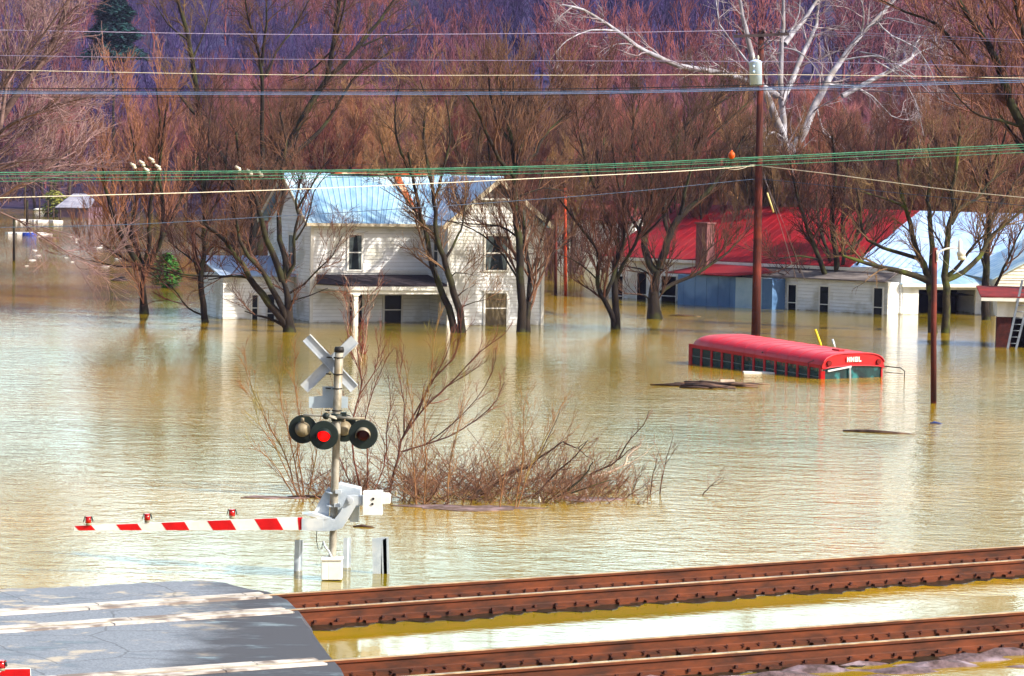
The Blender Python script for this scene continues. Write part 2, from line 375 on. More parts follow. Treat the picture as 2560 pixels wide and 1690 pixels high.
traced_tree('flooded_tree','straight-trunked bare tree with a broad vase crown, nearest the left edge of the open water',(361,785),[
 ([(361,787),(358,720),(356,668)],.21),([(350,672),(335,640),(310,600),(285,540),(270,495),(262,450),(255,400)],.15),
 ([(356,668),(340,620),(318,570),(310,510),(300,440),(285,380)],.1),([(360,668),(385,635),(400,600),(425,560),(450,500),(480,430),(500,380)],.15),
 ([(360,665),(372,610),(372,540),(385,470),(400,400),(410,320),(420,250)],.11),([(350,668),(300,640),(262,615),(245,600)],.06),([(365,668),(420,680),(450,690),(495,697)],.05),
 ([(365,660),(395,620),(410,560),(405,480),(395,420),(400,300),(390,220)],.12),([(356,665),(330,580),(345,480),(335,380),(320,280),(300,210)],.1),([(352,668),(290,665),(220,650),(175,640)],.04)],SP_UP,BARK,TWIGR,spread=3.5)
traced_tree('flooded_tree','slim bare tree with a low side branch, between the straight-trunked tree and the house',(513,805),[
 ([(513,806),(508,760),(502,700),(505,665),(512,640),(508,590),(512,530),(505,470),(500,400)],.15),([(502,690),(450,685),(410,670),(385,660)],.05),
 ([(505,690),(560,690),(612,688)],.05),([(505,675),(480,650),(440,620),(420,600)],.05),([(510,645),(530,620),(560,600)],.05),([(505,787),(470,770),(445,735),(420,705)],.05),
 ([(508,600),(470,560),(450,500)],.05),([(510,560),(540,510),(560,440),(570,350)],.07),([(506,500),(520,420),(520,330),(530,240)],.07)],SP_A,BARK,TWIG,spread=2.5)
traced_tree('flooded_tree','large mossy multi-stemmed tree leaning left in front of the white house gable',(723,830),[
 ([(724,832),(722,790),(718,740),(706,700)],.26),([(716,815),(690,780),(655,735),(625,695),(605,660),(580,630),(560,600),(510,560)],.18),
 ([(715,805),(705,770),(680,720),(650,670),(620,640),(600,600),(590,540)],.15),([(706,702),(690,650),(665,600),(655,550),(640,500),(620,450),(600,400),(590,330)],.15),
 ([(712,695),(715,650),(700,600),(698,540),(710,480),(705,430),(715,350),(700,280)],.14),([(712,700),(735,660),(735,600),(745,540),(740,500),(752,450),(760,420)],.08),
 ([(745,520),(775,470),(800,425),(830,395)],.05),([(740,600),(765,560),(785,480),(820,430)],.045),([(720,735),(760,710),(800,670),(830,640),(855,590)],.05),
 ([(706,812),(670,795),(640,788),(612,778)],.07),([(722,755),(770,740),(820,720)],.04),([(625,695),(580,690),(520,700)],.06)],SP_SP,BARK,TWIG,spread=2.5)
traced_tree('tall_tree','tall dark forked tree behind the house, leaning right and reaching above the picture',(640,775),[
 ([(640,777),(648,640),(652,520),(690,420),(732,340),(775,260),(815,200),(830,130),(840,60),(850,-20),(858,-120)],.24),
 ([(815,200),(860,160),(905,105),(950,50),(985,0),(1020,-60)],.14),([(690,430),(740,380),(800,325),(845,262),(880,200),(930,160),(975,130)],.13),
 ([(905,115),(960,90),(1015,72)],.06),([(832,125),(790,165),(760,188),(720,202)],.06),([(652,520),(655,400),(655,260),(655,180),(642,110),(620,45),(612,-30)],.13),
 ([(655,165),(666,60),(668,-30)],.09),([(665,190),(690,130),(725,85),(755,35),(785,-20)],.07),([(838,100),(856,40),(870,-30)],.08)],SP_SP,BARK,TWIG,depth=140,spread=3)
traced_tree('tall_tree','tall thin dark tree left of the forked tall tree',(520,772),[
 ([(520,775),(515,600),(510,420),(490,220),(465,70),(443,-10),(430,-80)],.2),([(470,100),(420,60),(380,0)],.06),([(480,150),(510,80),(530,0)],.06),([(500,300),(450,240),(410,180)],.07)],SP_SP,BARK,TWIG,depth=143,spread=2.5)
traced_tree('old_snag','thick blackish ivy-clad double trunk standing left of the house behind the mossy tree',(590,756),[
 ([(592,760),(592,690),(590,600),(588,520),(582,450),(560,400),(530,350)],.3),([(592,700),(625,640),(632,600),(636,560),(625,500),(610,440)],.3),([(585,470),(550,440),(530,400)],.1)],SP_A,mat('bark_black',(30,26,24),(18,16,14),scale=4,rough=1,bump=.04,bscale=9),TWIG,depth=133,spread=1.5)
traced_tree('flooded_tree','pair of slender bare trunks leaning left across the corner of the white house wing',(1146,832),[
 ([(1137,834),(1122,770),(1100,720),(1090,690),(1075,640),(1062,570),(1052,540),(1040,490),(1030,440),(1020,380)],.16),
 ([(1155,834),(1150,780),(1135,730),(1120,680),(1108,640),(1095,610),(1090,560),(1085,500),(1078,450),(1065,410)],.17),
 ([(1115,645),(1145,590),(1158,560),(1165,500),(1172,455)],.06),([(1128,700),(1140,682),(1182,687)],.045),([(1150,770),(1185,755),(1210,750)],.03),([(1145,740),(1170,720)],.04),
 ([(1062,570),(1030,520),(985,460),(950,420)],.045),([(1055,540),(1000,500),(950,468)],.035),([(1085,500),(1105,440),(1125,350),(1115,250)],.07),([(1030,440),(1000,380),(985,300),(1000,210)],.07),([(1078,450),(1060,350),(1065,260),(1050,200)],.07)],SP_SP,BARK,TWIG,spread=1.8)
traced_tree('flooded_tree','tall mossy twin-trunked tree standing before the lit windows of the house wing',(1310,830),[
 ([(1303,832),(1305,760),(1300,690),(1298,620),(1292,560),(1288,500),(1285,440),(1285,390),(1275,340),(1260,260),(1245,190)],.2),
 ([(1318,832),(1322,770),(1325,700),(1318,640),(1312,580),(1304,520)],.14),([(1322,705),(1345,675),(1370,650),(1385,630),(1430,600)],.07),([(1325,690),(1340,650),(1350,610),(1365,560),(1390,500)],.05),
 ([(1297,700),(1260,640),(1210,590),(1150,560),(1110,552)],.05),([(1290,590),(1250,565),(1180,560),(1100,550)],.05),([(1285,440),(1250,400),(1215,330),(1195,280),(1165,235)],.1),
 ([(1287,400),(1310,350),(1330,300),(1370,250),(1405,215)],.1),([(1290,430),(1340,380),(1360,340),(1400,300),(1430,275)],.08),([(1284,390),(1292,320),(1287,260),(1282,170)],.1),([(1300,490),(1360,470),(1420,480)],.045),([(1280,360),(1240,300),(1225,230),(1220,170)],.08)],SP_UP,BARK,TWIG,spread=3)
traced_tree('flooded_tree','crooked mossy tree forking at the water between the house and the red-roofed building',(1538,822),[
 ([(1541,823),(1538,760),(1535,700),(1540,660),(1545,620),(1522,560),(1500,500),(1495,430),(1490,370)],.17),
 ([(1535,815),(1528,780),(1510,750),(1498,720),(1495,690),(1500,650),(1490,620),(1470,590),(1430,540),(1400,500)],.13),
 ([(1508,748),(1530,700),(1548,640),(1560,600),(1560,520),(1540,440),(1530,360)],.1),([(1540,700),(1560,660),(1590,610),(1600,560),(1620,520),(1630,470),(1625,390)],.09),([(1498,705),(1450,660),(1400,635)],.04),
 ([(1592,600),(1640,560),(1680,500),(1715,440)],.06),([(1500,500),(1470,430),(1450,350),(1440,260)],.09),([(1495,430),(1510,350),(1500,270),(1490,200)],.08)],SP_UP,BARK,TWIG,spread=2.5)
traced_tree('flooded_tree','stout dark-trunked tree with one long low limb reaching right over the blue shed',(1637,797),[
 ([(1637,799),(1634,750),(1638,700),(1645,668)],.36),([(1640,682),(1615,640),(1610,590),(1620,540),(1625,480),(1640,420),(1635,340)],.2),
 ([(1648,672),(1665,620),(1675,590),(1700,540),(1750,500),(1785,460),(1805,430),(1835,390),(1860,340)],.2),([(1675,592),(1660,530),(1665,470),(1680,420),(1700,340)],.12),
 ([(1652,732),(1680,710),(1730,690),(1780,660),(1820,630),(1850,600)],.11),([(1635,695),(1600,672),(1550,665)],.06),([(1700,540),(1712,480),(1725,430),(1740,350)],.1),([(1628,755),(1610,738),(1572,735)],.06),
 ([(1612,590),(1575,540),(1560,480),(1570,400)],.1),([(1680,425),(1725,390),(1770,350),(1830,290),(1888,240)],.1),([(1650,420),(1700,330),(1745,285),(1790,262),(1850,228)],.08),([(1630,500),(1590,420),(1580,330),(1600,250)],.09)],SP_UP,BARK,TWIG,spread=3)
traced_tree('flooded_tree','stout tree with many radiating dark limbs in front of the long white siding wall',(2100,777),[
 ([(2100,779),(2100,745),(2096,715)],.4),([(2095,718),(2065,690),(2050,650),(2035,610),(2020,570),(2000,520),(1985,460),(1975,400)],.16),([(2094,712),(2075,650),(2058,600),(2045,550),(2040,480)],.12),
 ([(2098,714),(2090,650),(2085,600),(2080,540),(2085,480),(2090,420),(2080,340)],.18),([(2102,714),(2125,660),(2130,620),(2150,560),(2145,500),(2160,420)],.14),([(2100,715),(2110,640),(2105,560),(2112,470),(2125,380)],.12),
 ([(2072,722),(2030,705),(1990,695),(1945,682)],.07),([(2106,705),(2150,650),(2190,600),(2230,560)],.07),([(2050,650),(2000,640),(1960,645),(1930,655)],.06),([(2090,640),(2150,600),(2190,540),(2210,470)],.08)],SP_A,BARK,TWIG,spread=3)
traced_tree('flooded_tree','big mossy tree with wide spreading limbs right behind the street lamp',(2350,832),[
 ([(2364,834),(2366,770),(2368,720),(2362,690),(2365,640),(2370,590),(2375,560),(2385,520),(2380,470),(2390,420),(2400,340)],.2),
 ([(2332,832),(2330,780),(2328,740),(2322,700),(2310,660),(2290,620),(2275,560),(2265,520),(2250,470),(2245,400)],.21),([(2328,705),(2330,620),(2325,540),(2320,500),(2325,440),(2320,360)],.15),
 ([(2326,705),(2290,690),(2240,675),(2190,665),(2140,650),(2105,638)],.16),([(2308,650),(2260,635),(2210,620),(2170,600),(2155,570),(2150,520),(2140,470)],.1),
 ([(2366,700),(2410,680),(2450,640),(2470,600),(2500,570),(2550,530),(2585,490)],.14),([(2368,690),(2400,660),(2440,605),(2475,580)],.1),([(2378,560),(2400,520),(2440,500),(2470,460),(2515,425)],.1),([(2265,520),(2225,500),(2190,490),(2150,478)],.07)],SP_SP,
 mat('bark_mossy',(58,52,34),(34,32,24),scale=3,rough=.95,bump=.03,bscale=10,c3=(74,82,28),s3=1.1),TWIG,spread=2.5)
traced_tree('flooded_tree','dark tree left of the brick boathouse with the ladder, ivy on its lower trunk',(2466,800),[
 ([(2466,802),(2462,740),(2465,680),(2465,620),(2470,560),(2475,500),(2468,440),(2475,380),(2480,300)],.22),([(2478,745),(2500,690),(2520,650),(2540,600),(2565,550)],.09),([(2465,680),(2450,620),(2440,560)],.07),
 ([(2470,560),(2510,500),(2540,450),(2570,400)],.1),([(2472,500),(2440,450),(2420,390)],.08),([(2476,420),(2510,350),(2520,290)],.08)],SP_A,BARK,TWIG,spread=2.5)
traced_tree('tall_tree','leaning dark tree at the right edge whose limbs arch left across the upper corner',(2690,850),[
 ([(2690,852),(2640,560),(2595,400),(2560,320),(2530,260),(2505,190),(2470,110),(2430,55),(2385,-20)],.3),([(2512,200),(2500,110),(2475,50),(2445,-20)],.12),([(2590,380),(2570,250),(2565,120),(2545,40),(2530,-40)],.18),
 ([(2535,275),(2480,215),(2440,165),(2400,120),(2340,60),(2265,30),(2190,-5)],.12),([(2560,320),(2500,300),(2450,290),(2400,250),(2330,150)],.07),([(2600,420),(2540,350),(2510,300),(2450,200)],.1)],SP_A,BARK,TWIG,depth=112,spread=3)
traced_tree('sycamore_tree','tall white-barked sycamore behind the utility pole, with pale smooth limbs',(2010,735),[
 ([(2010,742),(1998,600),(1978,450),(1965,380),(1958,300),(1950,200),(1955,100),(1960,40),(1955,-40)],.27),([(1955,330),(1925,260),(1890,180),(1872,100),(1857,40),(1843,-30)],.25),
 ([(1952,255),(1985,190),(2010,130),(2035,80),(2045,40),(2050,-20)],.18),([(1962,110),(2010,50),(2045,0),(2070,-40)],.15),([(1968,390),(2010,330),(2040,260),(2065,210),(2105,150),(2150,90),(2190,50),(2245,-10)],.27),
 ([(2105,240),(2180,200),(2230,175),(2278,145),(2290,110),(2300,90)],.15),([(2278,145),(2310,125),(2350,113)],.05),([(1945,240),(1900,215),(1850,195),(1790,180),(1700,165),(1640,140),(1590,115),(1540,75),(1500,50),(1460,25),(1405,12)],.2),
 ([(1545,78),(1480,75),(1420,100),(1395,125)],.06),([(1592,113),(1540,110),(1505,140)],.05),([(2150,130),(2200,140),(2240,170),(2290,200),(2330,240)],.05),([(2185,150),(2250,190),(2290,260),(2310,340)],.05),
 ([(2170,70),(2220,45),(2290,60),(2345,75)],.05),([(1960,120),(2000,130),(2030,160),(2045,185)],.05),([(2040,260),(2060,330),(2110,370),(2140,440)],.06),([(1890,180),(1840,120),(1800,60),(1790,0)],.07),([(1955,100),(1990,60),(2000,0)],.07),([(2190,50),(2230,90),(2290,120),(2330,180),(2350,260)],.06),([(2150,90),(2160,30),(2140,-20)],.07),([(1965,350),(1935,330),(1915,350),(1930,400),(1935,460)],.06),([(2065,212),(2130,215),(2180,240),(2230,290),(2270,300)],.06),([(2110,150),(2180,140),(2220,150),(2290,190)],.06)],
 [(-1.1,2.4,0.2,0.9,0.0,6,4,0.016),(4,1.3,0.2,0.8,0.0,4,3,0.012),(3,0.7,0.15,0.8,0.0,3,3,0.008)],WHITEB,mat('sycamore_twig',(160,152,160),(104,84,90),scale=0.6,rough=.85),depth=152,spread=4)
traced_tree('tall_tree','pale-twigged tree at the left edge whose long branches sweep into the picture',(-170,860),[
 ([(-170,862),(-140,600),(-90,440),(-20,330),(40,240),(100,160),(140,90),(165,20),(180,-40)],.22),([(-80,430),(0,330),(70,290),(140,262),(215,245)],.09),([(-60,380),(0,215),(50,130),(75,50),(90,-20)],.1),([(-50,360),(-10,240),(60,150),(130,60),(170,0)],.08),
 ([(-130,560),(0,495),(60,450),(125,412),(180,370)],.11),([(-120,520),(0,530),(90,580),(170,632),(255,662)],.04),([(-100,460),(-20,400),(40,340),(120,310),(220,300)],.08),([(-140,600),(-60,480),(0,420),(80,400),(180,400)],.07),([(0,330),(20,200),(20,100),(10,0)],.08)],
 [(-1.6,2.8,0.2,0.7,0.25,6,4,0.015),(7,1.5,0.15,0.7,0.15,4,3,0.009),(5,0.8,0.1,0.7,0.1,3,3,0.006)],mat('bark_greyrose',(120,96,92),(80,62,60),scale=2,rough=.95),TWIGW,depth=104,spread=2.5)

# ---- wood of repeated trees behind the houses (own crown and trunk each)
def proto_tree(seed,h,spec,lean=0.05,stems=3):
    random.seed(seed); tr=[];cr=[]
    a,b=limb((0,0,-2.2),(random.gauss(0,lean),random.gauss(0,lean),1),h*0.42+2.2,0.24,0.17,5,0.03,0.02); tr.append((a,b,5))
    top=a[-1]
    for k in range(stems):
        th=2*math.pi*(k+random.random()*0.6)/stems; sp=random.uniform(0.25,0.55)
        a,b=limb(top,nrm((math.cos(th)*sp,math.sin(th)*sp,1)),h*random.uniform(0.42,0.6),0.13,0.03,7,0.07,0.06); tr.append((a,b,4)); sprout(cr,a,b,0,spec)
    a,b=limb(along(*tr[0][:2],0.75)[0],nrm((random.gauss(0,.6),random.gauss(0,.6),.6)),h*.3,.08,.02,5,.08,.1); tr.append((a,b,4)); sprout(cr,a,b,0,spec)
    return tr,cr
SP_W=[(10,2.5,0.08,0.6,0.4,4,3,0.022),(7,1.4,0.1,0.6,0.45,3,3,0.015),(6,0.9,0.1,0.5,0.4,2,3,0.010)]
protos=[]
KINDS=[('reddish-brown','slender bare tree with reddish upright twigs in the flooded wood behind the houses',TWIGR,BARK2),('brown','spreading bare brown tree in the flooded wood behind the houses',TWIG,BARK),
       ('purple','bare tree with purplish fine twigs in the wood at the foot of the hill',TWIGP,BARK2)]
for k in range(7):
    tr,cr=proto_tree(100+k,random.uniform(12,15),SP_W,stems=3+k%3)
    V,F=tube_arrays(tr); V2,F2=tube_arrays(cr)
    protos.append((np_mesh('trunk',V,F),np_mesh('crown',V2,F2)))
random.seed(11)
def copy_mesh_mat(me,mt):
    c=me.copy(); c.materials.append(mt); return c
variants=[[(copy_mesh_mat(a,KINDS[j][3]),copy_mesh_mat(b,KINDS[j][2])) for a,b in protos] for j in range(3)]
def wood_tree(x,y,z,kind,scale):
    a,b=random.choice(variants[kind])
    root=thing('bare_tree',(x,y,z),KINDS[kind][1],'tree','bare trees of the wood behind the houses',rz=random.uniform(0,6.28)); root.scale=(scale*random.uniform(.85,1.1),scale*random.uniform(.85,1.1),scale)
    for nm,me in (('trunk',a),('crown',b)):
        o=bpy.data.objects.new(nm,me); COL.objects.link(o); o.parent=root
n=0; placed=[]
for (X,y) in ((1925,150),(1960,147),(1995,149),(2035,147),(2075,150),(1690,151),(1760,150),(1850,149),(2190,150),(2260,152),(2330,151),(2420,150),(2520,152)): wood_tree((X-CX)/FPX*y,y,0,random.choice((0,1,1)),random.uniform(.55,.72))
while n<235:
    y=random.uniform(146,330); hw=0.19*y+4; x=random.uniform(-hw,hw); X=CX+FPX*x/y
    if X<600 and y<345: 
        if not (X>250 and y<175 and random.random()<0.25): continue
    if 1350<X<2300 and y<165: continue
    if X<1380 and y<150: continue
    if any((x-a)**2+(y-b)**2<9 for a,b in placed): continue
    placed.append((x,y)); n+=1
    kd=2 if y>250 and random.random()<.7 else random.choice((0,0,1))
    wood_tree(x,y,max(0,float(ground_z(np.array(x),np.array(y)))),kd,random.uniform(.62,.9) if y<240 else random.uniform(.75,1.05))
n=0
while n<50:
    y=random.uniform(335,430); hw=0.19*y+4; x=random.uniform(-hw,-20); placed.append((x,y)); n+=1
    wood_tree(x,y,max(0,float(ground_z(np.array(x),np.array(y)))),random.choice((0,2,2)),random.uniform(.8,1.15))

# ---- the far wooded hillside, which reads as one mass
far=[]
SP_F=[(6,2.8,0.1,0.6,0.4,3,3,0.05),(5,1.7,0.1,0.6,0.4,2,3,0.04)]
fp=[]
for k in range(6):
    tr,cr=proto_tree(300+k,14,SP_F,stems=4); fp.append(tube_arrays(tr+cr))
rs=np.random.RandomState(4)
groups=[[],[],[]]
for k in range(1150):
    y=rs.uniform(330,760)**1.0; hw=0.2*y+12; x=rs.uniform(-hw,hw); z=float(ground_z(np.array(x),np.array(y)))
    if z<0.3: continue
    V,F=fp[rs.randint(6)]; th=rs.uniform(0,6.28); s=rs.uniform(.75,1.25)*(1+max(0,y-500)/900)
    c,sn=math.cos(th)*s,math.sin(th)*s
    Wv=np.stack([V[:,0]*c-V[:,1]*sn+x,V[:,0]*sn+V[:,1]*c+y,V[:,2]*s+z],-1)
    g=0 if (vnoise(x,y,.03,9)>0.25-max(0,(520-y))/250) else 1
    groups[g].append((Wv,F))
for g,(nm,mt) in enumerate((('rusty',mat('hill_twig_rust',(136,76,72),(96,56,72),scale=.03,rough=1)),('violet',mat('hill_twig_violet',(70,50,90),(50,44,98),scale=.02,rough=1)))):  # violet twigs carry the far haze in their colour
    if not groups[g]: continue
    Vs=[];Fs=[];b=0
    for V,F in groups[g]: Vs.append(V);Fs.append(F+b);b+=len(V)
    o=link('hillside_wood',np_mesh('hillside_wood',np.concatenate(Vs),np.concatenate(Fs)),mt)
    tag(o,'%s bare woodland covering the far hillside'%('dusky violet' if g else 'rusty pink'),'woodland',None,'stuff')
# ================================================================ BUILDINGS
LAPSHADE=mat('lap_shade',(214,214,214),(196,196,196),scale=3,rough=.9)  # grey for the shadow line painted under each lap
WHITEP=mat('white_siding',tide=.12,c1=(240,241,243),c2=(226,228,231),scale=1.2,rough=.7,c3=(196,194,184),s3=.7,stretch=(1,1,2.5))
TRIM=mat('white_trim',(232,230,224),(214,212,206),scale=2,rough=.6)
GLASS=mat('window_glass',(20,30,36),(10,14,18),scale=.8,rough=.3,spec=.12)
DARK=mat('dark_interior',(14,13,12),(8,8,8),rough=1,spec=.05)
BLIND=mat('window_blind',(112,98,72),(84,74,56),scale=2,rough=.8)
METAL=mat('galvanised_roof',(148,182,206),(112,152,190),scale=.9,rough=.5,metal=.0,stretch=(3,1,1),spec=.5,c3=(176,200,216),s3=.5)
METALB2=mat('dull_metal_roof',(126,156,198),(94,126,178),scale=1.2,rough=.5,spec=.5)
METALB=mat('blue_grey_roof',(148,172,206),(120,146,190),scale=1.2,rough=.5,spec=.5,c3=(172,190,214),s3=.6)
RUST=mat('rusty_flashing',(182,92,48),(146,66,34),scale=3,rough=.9,c3=(206,188,160),s3=1.6)
REDR=mat('red_roof',(146,6,20),(112,4,16),scale=.8,rough=.6,stretch=(1,1,1),c3=(140,28,34),s3=.35,bump=.004,bscale=8)
REDOLD=mat('faded_red_roof',(128,58,54),(100,46,44),scale=1.5,rough=.9)
TAR=mat('dark_roofing',(58,48,54),(40,34,42),scale=2.5,rough=.9,bump=.004)
BLUEW=mat('blue_metal_sheet',(92,130,176),(74,108,152),scale=.7,rough=.55,c3=(112,146,186),s3=.5,stretch=(1,1,.3))
PALEB=mat('pale_blue_sheet',(168,190,206),(140,168,192),scale=1.1,rough=.6)
GREYB=mat('weathered_boards',(132,124,122),(96,88,88),scale=2,rough=.95,stretch=(.4,.4,4),bump=.006)
BRICK=mat('red_brick',(84,36,30),(54,26,24),scale=5,rough=.95,bump=.004)

class Frame:
    def __init__(s,o,yaw): s.o=np.array(o,float); s.a=yaw; s.u=np.array([math.cos(yaw),math.sin(yaw),0]); s.w=np.array([-math.sin(yaw),math.cos(yaw),0])
    def __call__(s,u,v,z): return s.o+s.u*u+s.w*v+np.array([0,0,z])
def uz(px,py,fr,v):  # photo pixel -> (u,z) on the wall plane v of a frame
    d=ray(px,py); o=fr(0,v,0); n=fr.w; t=((o-np.array([0,0,CAMH]))@n)/(d@n); q=np.array([0,0,CAMH])+d*t
    return (q-fr.o)@fr.u, q[2]
def vz(px,py,fr,u):
    d=ray(px,py); o=fr(u,0,0); n=fr.u; t=((o-np.array([0,0,CAMH]))@n)/(d@n); q=np.array([0,0,CAMH])+d*t
    return (q-fr.o)@fr.w, q[2]
def siding(mb,pt,u0,u1,z0,z1,out,top=None,pitch=.16,lap=.022,mi=0):
    """lapped boards on a wall; pt(u,z)->point on wall plane, out = outward unit, top(z)->(u0,u1) for gables"""
    z=z0; o=np.array(out)
    while z<z1-1e-6:
        za=min(z+pitch,z1); a0,a1=(u0,u1) if not top else top(z); b0,b1=(u0,u1) if not top else top(za)
        a=pt(a0,z)+o*lap; b=pt(a1,z)+o*lap; c=pt(b1,za)+o*.002; d=pt(b0,za)+o*.002; e=pt(a0,z)+o*.0; f=pt(a1,z)+o*.0
        g0=pt(a0,z+.022)+o*(lap*.86+.003); g1=pt(a1,z+.022)+o*(lap*.86+.003)
        mb.add([a,b,c,d,e,f],[(0,1,2,3),(4,5,1,0)],mi); mb.add([a+o*.003,b+o*.003,g1,g0],[(0,1,2,3)],1)  # second quad: grey strip standing in for the lap's shadow
        z=za
def window(root,pt,out,u0,u1,z0,z1,frame=TRIM,glass=GLASS,rail=None,tr=.09,hood=True,curtain=False,name='window',blind=None,label=None):
    o=np.array(out); mb=MB()
    def bx(a,b,c,d,p0,p1,m=mb,mi=0):
        q=[pt(a,c)+o*p0,pt(b,c)+o*p0,pt(b,c)+o*p1,pt(a,c)+o*p1,pt(a,d)+o*p0,pt(b,d)+o*p0,pt(b,d)+o*p1,pt(a,d)+o*p1]
        m.hexa([q[k] for k in (3,2,1,0,7,6,5,4)],mi)
    bx(u0-tr,u0,z0,z1,-.02,.075); bx(u1,u1+tr,z0,z1,-.02,.075); bx(u0-tr,u1+tr,z1,z1+tr,-.02,.08); bx(u0-tr-.02,u1+tr+.02,z0-tr*.7,z0,-.02,.1)
    if hood: bx(u0-tr-.03,u1+tr+.03,z1+tr,z1+tr+.04,-.02,.1)
    zm=rail if rail is not None else (z0+z1)/2
    if zm: bx(u0,u1,zm-.022,zm+.022,.0,.066)
    w=mb.build(name,frame,root)
    g=MB(); bx(u0+.002,u1-.002,z0+.002,z1-.002,-.01,.05,g); pn=g.build('pane',glass,w)
    if label: w['label']=label
    if curtain:
        m2=MB()
        for (a,b,a2,b2) in ((u0+.02,u0+(u1-u0)*.4,u0+.02,u0+(u1-u0)*.2),(u1-(u1-u0)*.36,u1-.02,u1-(u1-u0)*.18,u1-.02)):
            q=[pt(a2,z0+.04)+o*.052,pt(b2,z0+.04)+o*.052,pt(b,z1-.03)+o*.052,pt(a,z1-.03)+o*.052]; m2.prism(q[::-1],o*.006)
        m2.build('curtain',mat('grey_curtain',(86,96,98),(58,66,70),scale=5,rough=.9),w)
    return w
def slab(mb,pts,th,mi=0):   # roof slab from coplanar top points, thickness downward
    mb.prism([np.array(p)-np.array([0,0,th]) for p in pts],(0,0,th),mi)
def corrug(mb,A,B,C,D,n,amp,mi=0,ribs=True):
    """sheet metal roof: A-B eave, D-C ridge; raised ribs run up the slope"""
    A,B,C,D=map(np.array,(A,B,C,D)); nv=np.cross(B-A,D-A); nv=nv/np.linalg.norm(nv)
    if nv[2]<0: nv=-nv
    mb.add([A,B,C,D,A-nv*.06,B-nv*.06,C-nv*.06,D-nv*.06],[(0,1,2,3),(7,6,5,4),(0,4,5,1),(1,5,6,2),(2,6,7,3),(3,7,4,0)],mi)
    for i in range(n+1):
        t=(i+.5)/(n+1); w=.035/np.linalg.norm(B-A)
        a,b=A+(B-A)*(t-w),A+(B-A)*(t+w); c,d=D+(C-D)*(t+w),D+(C-D)*(t-w); am=(a+b)/2+nv*amp; dm=(c+d)/2+nv*amp
        e=nv*.001
        mb.add([a+e,b+e,c+e,d+e,am,dm],[(0,4,5,3),(4,1,2,5),(0,1,4),(2,3,5)],mi)

# ---- white two-storey farmhouse
H0=P(777,806); H0[0]-=0.0
YAW=R(21); hf=Frame(H0,YAW)
house=thing('farmhouse',H0,'white two-storey clapboard farmhouse with pale metal roof, flooded to its porch windows','house')
ZE,ZR,DP=4.45,6.5,7.0; FV=-2.5; UM,UW=uz(1122,640,hf,FV)[0],uz(1357,640,hf,FV)[0]     # eave, ridge, depth, wing start/end along front, wing front
front=-hf.w; leftn=-hf.u; rightn=hf.u
mb=MB()
siding(mb,lambda u,z:hf(u,0,z),0,UM,-.4,ZE-.12,front)
siding(mb,lambda v,z:hf(0,DP-v,z),0,DP,-.4,ZE,leftn)
siding(mb,lambda v,z:hf(0,DP-v,z),0,DP,ZE,ZR-.1,leftn,top=lambda z:(DP/2*(z-ZE)/(ZR-ZE),DP-DP/2*(z-ZE)/(ZR-ZE)))
siding(mb,lambda v,z:hf(UM,-v,z),0,-FV,-.4,ZE,leftn)
mb.prism([hf(0.0,.0,-.4),hf(UW,0,-.4),hf(UW,DP,-.4),hf(0.0,DP,-.4)][::1],(0,0,ZE+.4))
# wing front with gable
AW=(UM+UW)/2; WZ=ZR-.08; half=(UW-UM)/2
siding(mb,lambda u,z:hf(u,FV,z),UM,UW,-.4,ZE,front)
siding(mb,lambda u,z:hf(u,FV,z),UM,UW,ZE,5.55,front,top=lambda z:(UM+half*(z-ZE)/(WZ-ZE),UW-half*(z-ZE)/(WZ-ZE)))
mb.prism([hf(UM+.01,FV+.01,-.4),hf(UW-.01,FV+.01,-.4),hf(UW-.01,0,-.4),hf(UM+.01,0,-.4)],(0,0,ZE+.39))
siding(mb,lambda v,z:hf(UW,FV+v,z),0,DP-FV,-.4,ZE,rightn)
mb.build('wall',[WHITEP,LAPSHADE],house)
mb=MB() # corner boards and frieze
for (u,v) in ((0,0),(UM,FV),(UW,FV)):
    mb.box((u-.07,v-.07,-.4),(u+.07,v+.07,ZE-.05),hf)
mb.box((0.07,-.05,ZE-.3),(UM-.07,-.004,ZE-.1),hf); mb.box((UM+.07,FV-.05,ZE-.0),(UW-.07,FV-.018,ZE+.09),hf)
mb.box((.1,-.07,2.2),(UM-.1,-.02,2.3),hf)
mb.build('corner_board',TRIM,house)
# gable attic panel, set back under a small ledge
mb=MB(); k=(5.6-ZE)/(WZ-ZE)
mb.prism([hf(UM+half*k,FV-.01,5.6),hf(UW-half*k,FV-.01,5.6),hf(AW,FV-.01,WZ)],hf.w*.1)
mb.build('attic_gable',mat('attic_shingle',(128,120,114),(92,86,84),scale=5,rough=.95),house)
mb=MB(); mb.box((UM+half*k-.1,FV-.28,5.52),(UW-half*k+.1,FV,5.6),hf); mb.build('gable_ledge',TRIM,house)
# main roof
OV=.38; ov=.45; sl_=(ZR-ZE)/(DP/2)
mb=MB(); e0,e1_=hf(-OV,-ov,ZE-ov*sl_*.5+.05),hf(UM+.2,-ov,ZE-ov*sl_*.5+.05); r0,r1=hf(-OV,DP/2,ZR+.05),hf(AW,DP/2,ZR+.05)
corrug(mb,e0,hf(UM-.35,-ov,ZE-ov*sl_*.5+.05),r1,r0,26,.03)
corrug(mb,hf(UW+OV,DP+ov,ZE-.1),hf(-OV,DP+ov,ZE-.1),r0,hf(UW+OV,DP/2,ZR+.05),20,.03)
mb.build('main_roof',METAL,house)
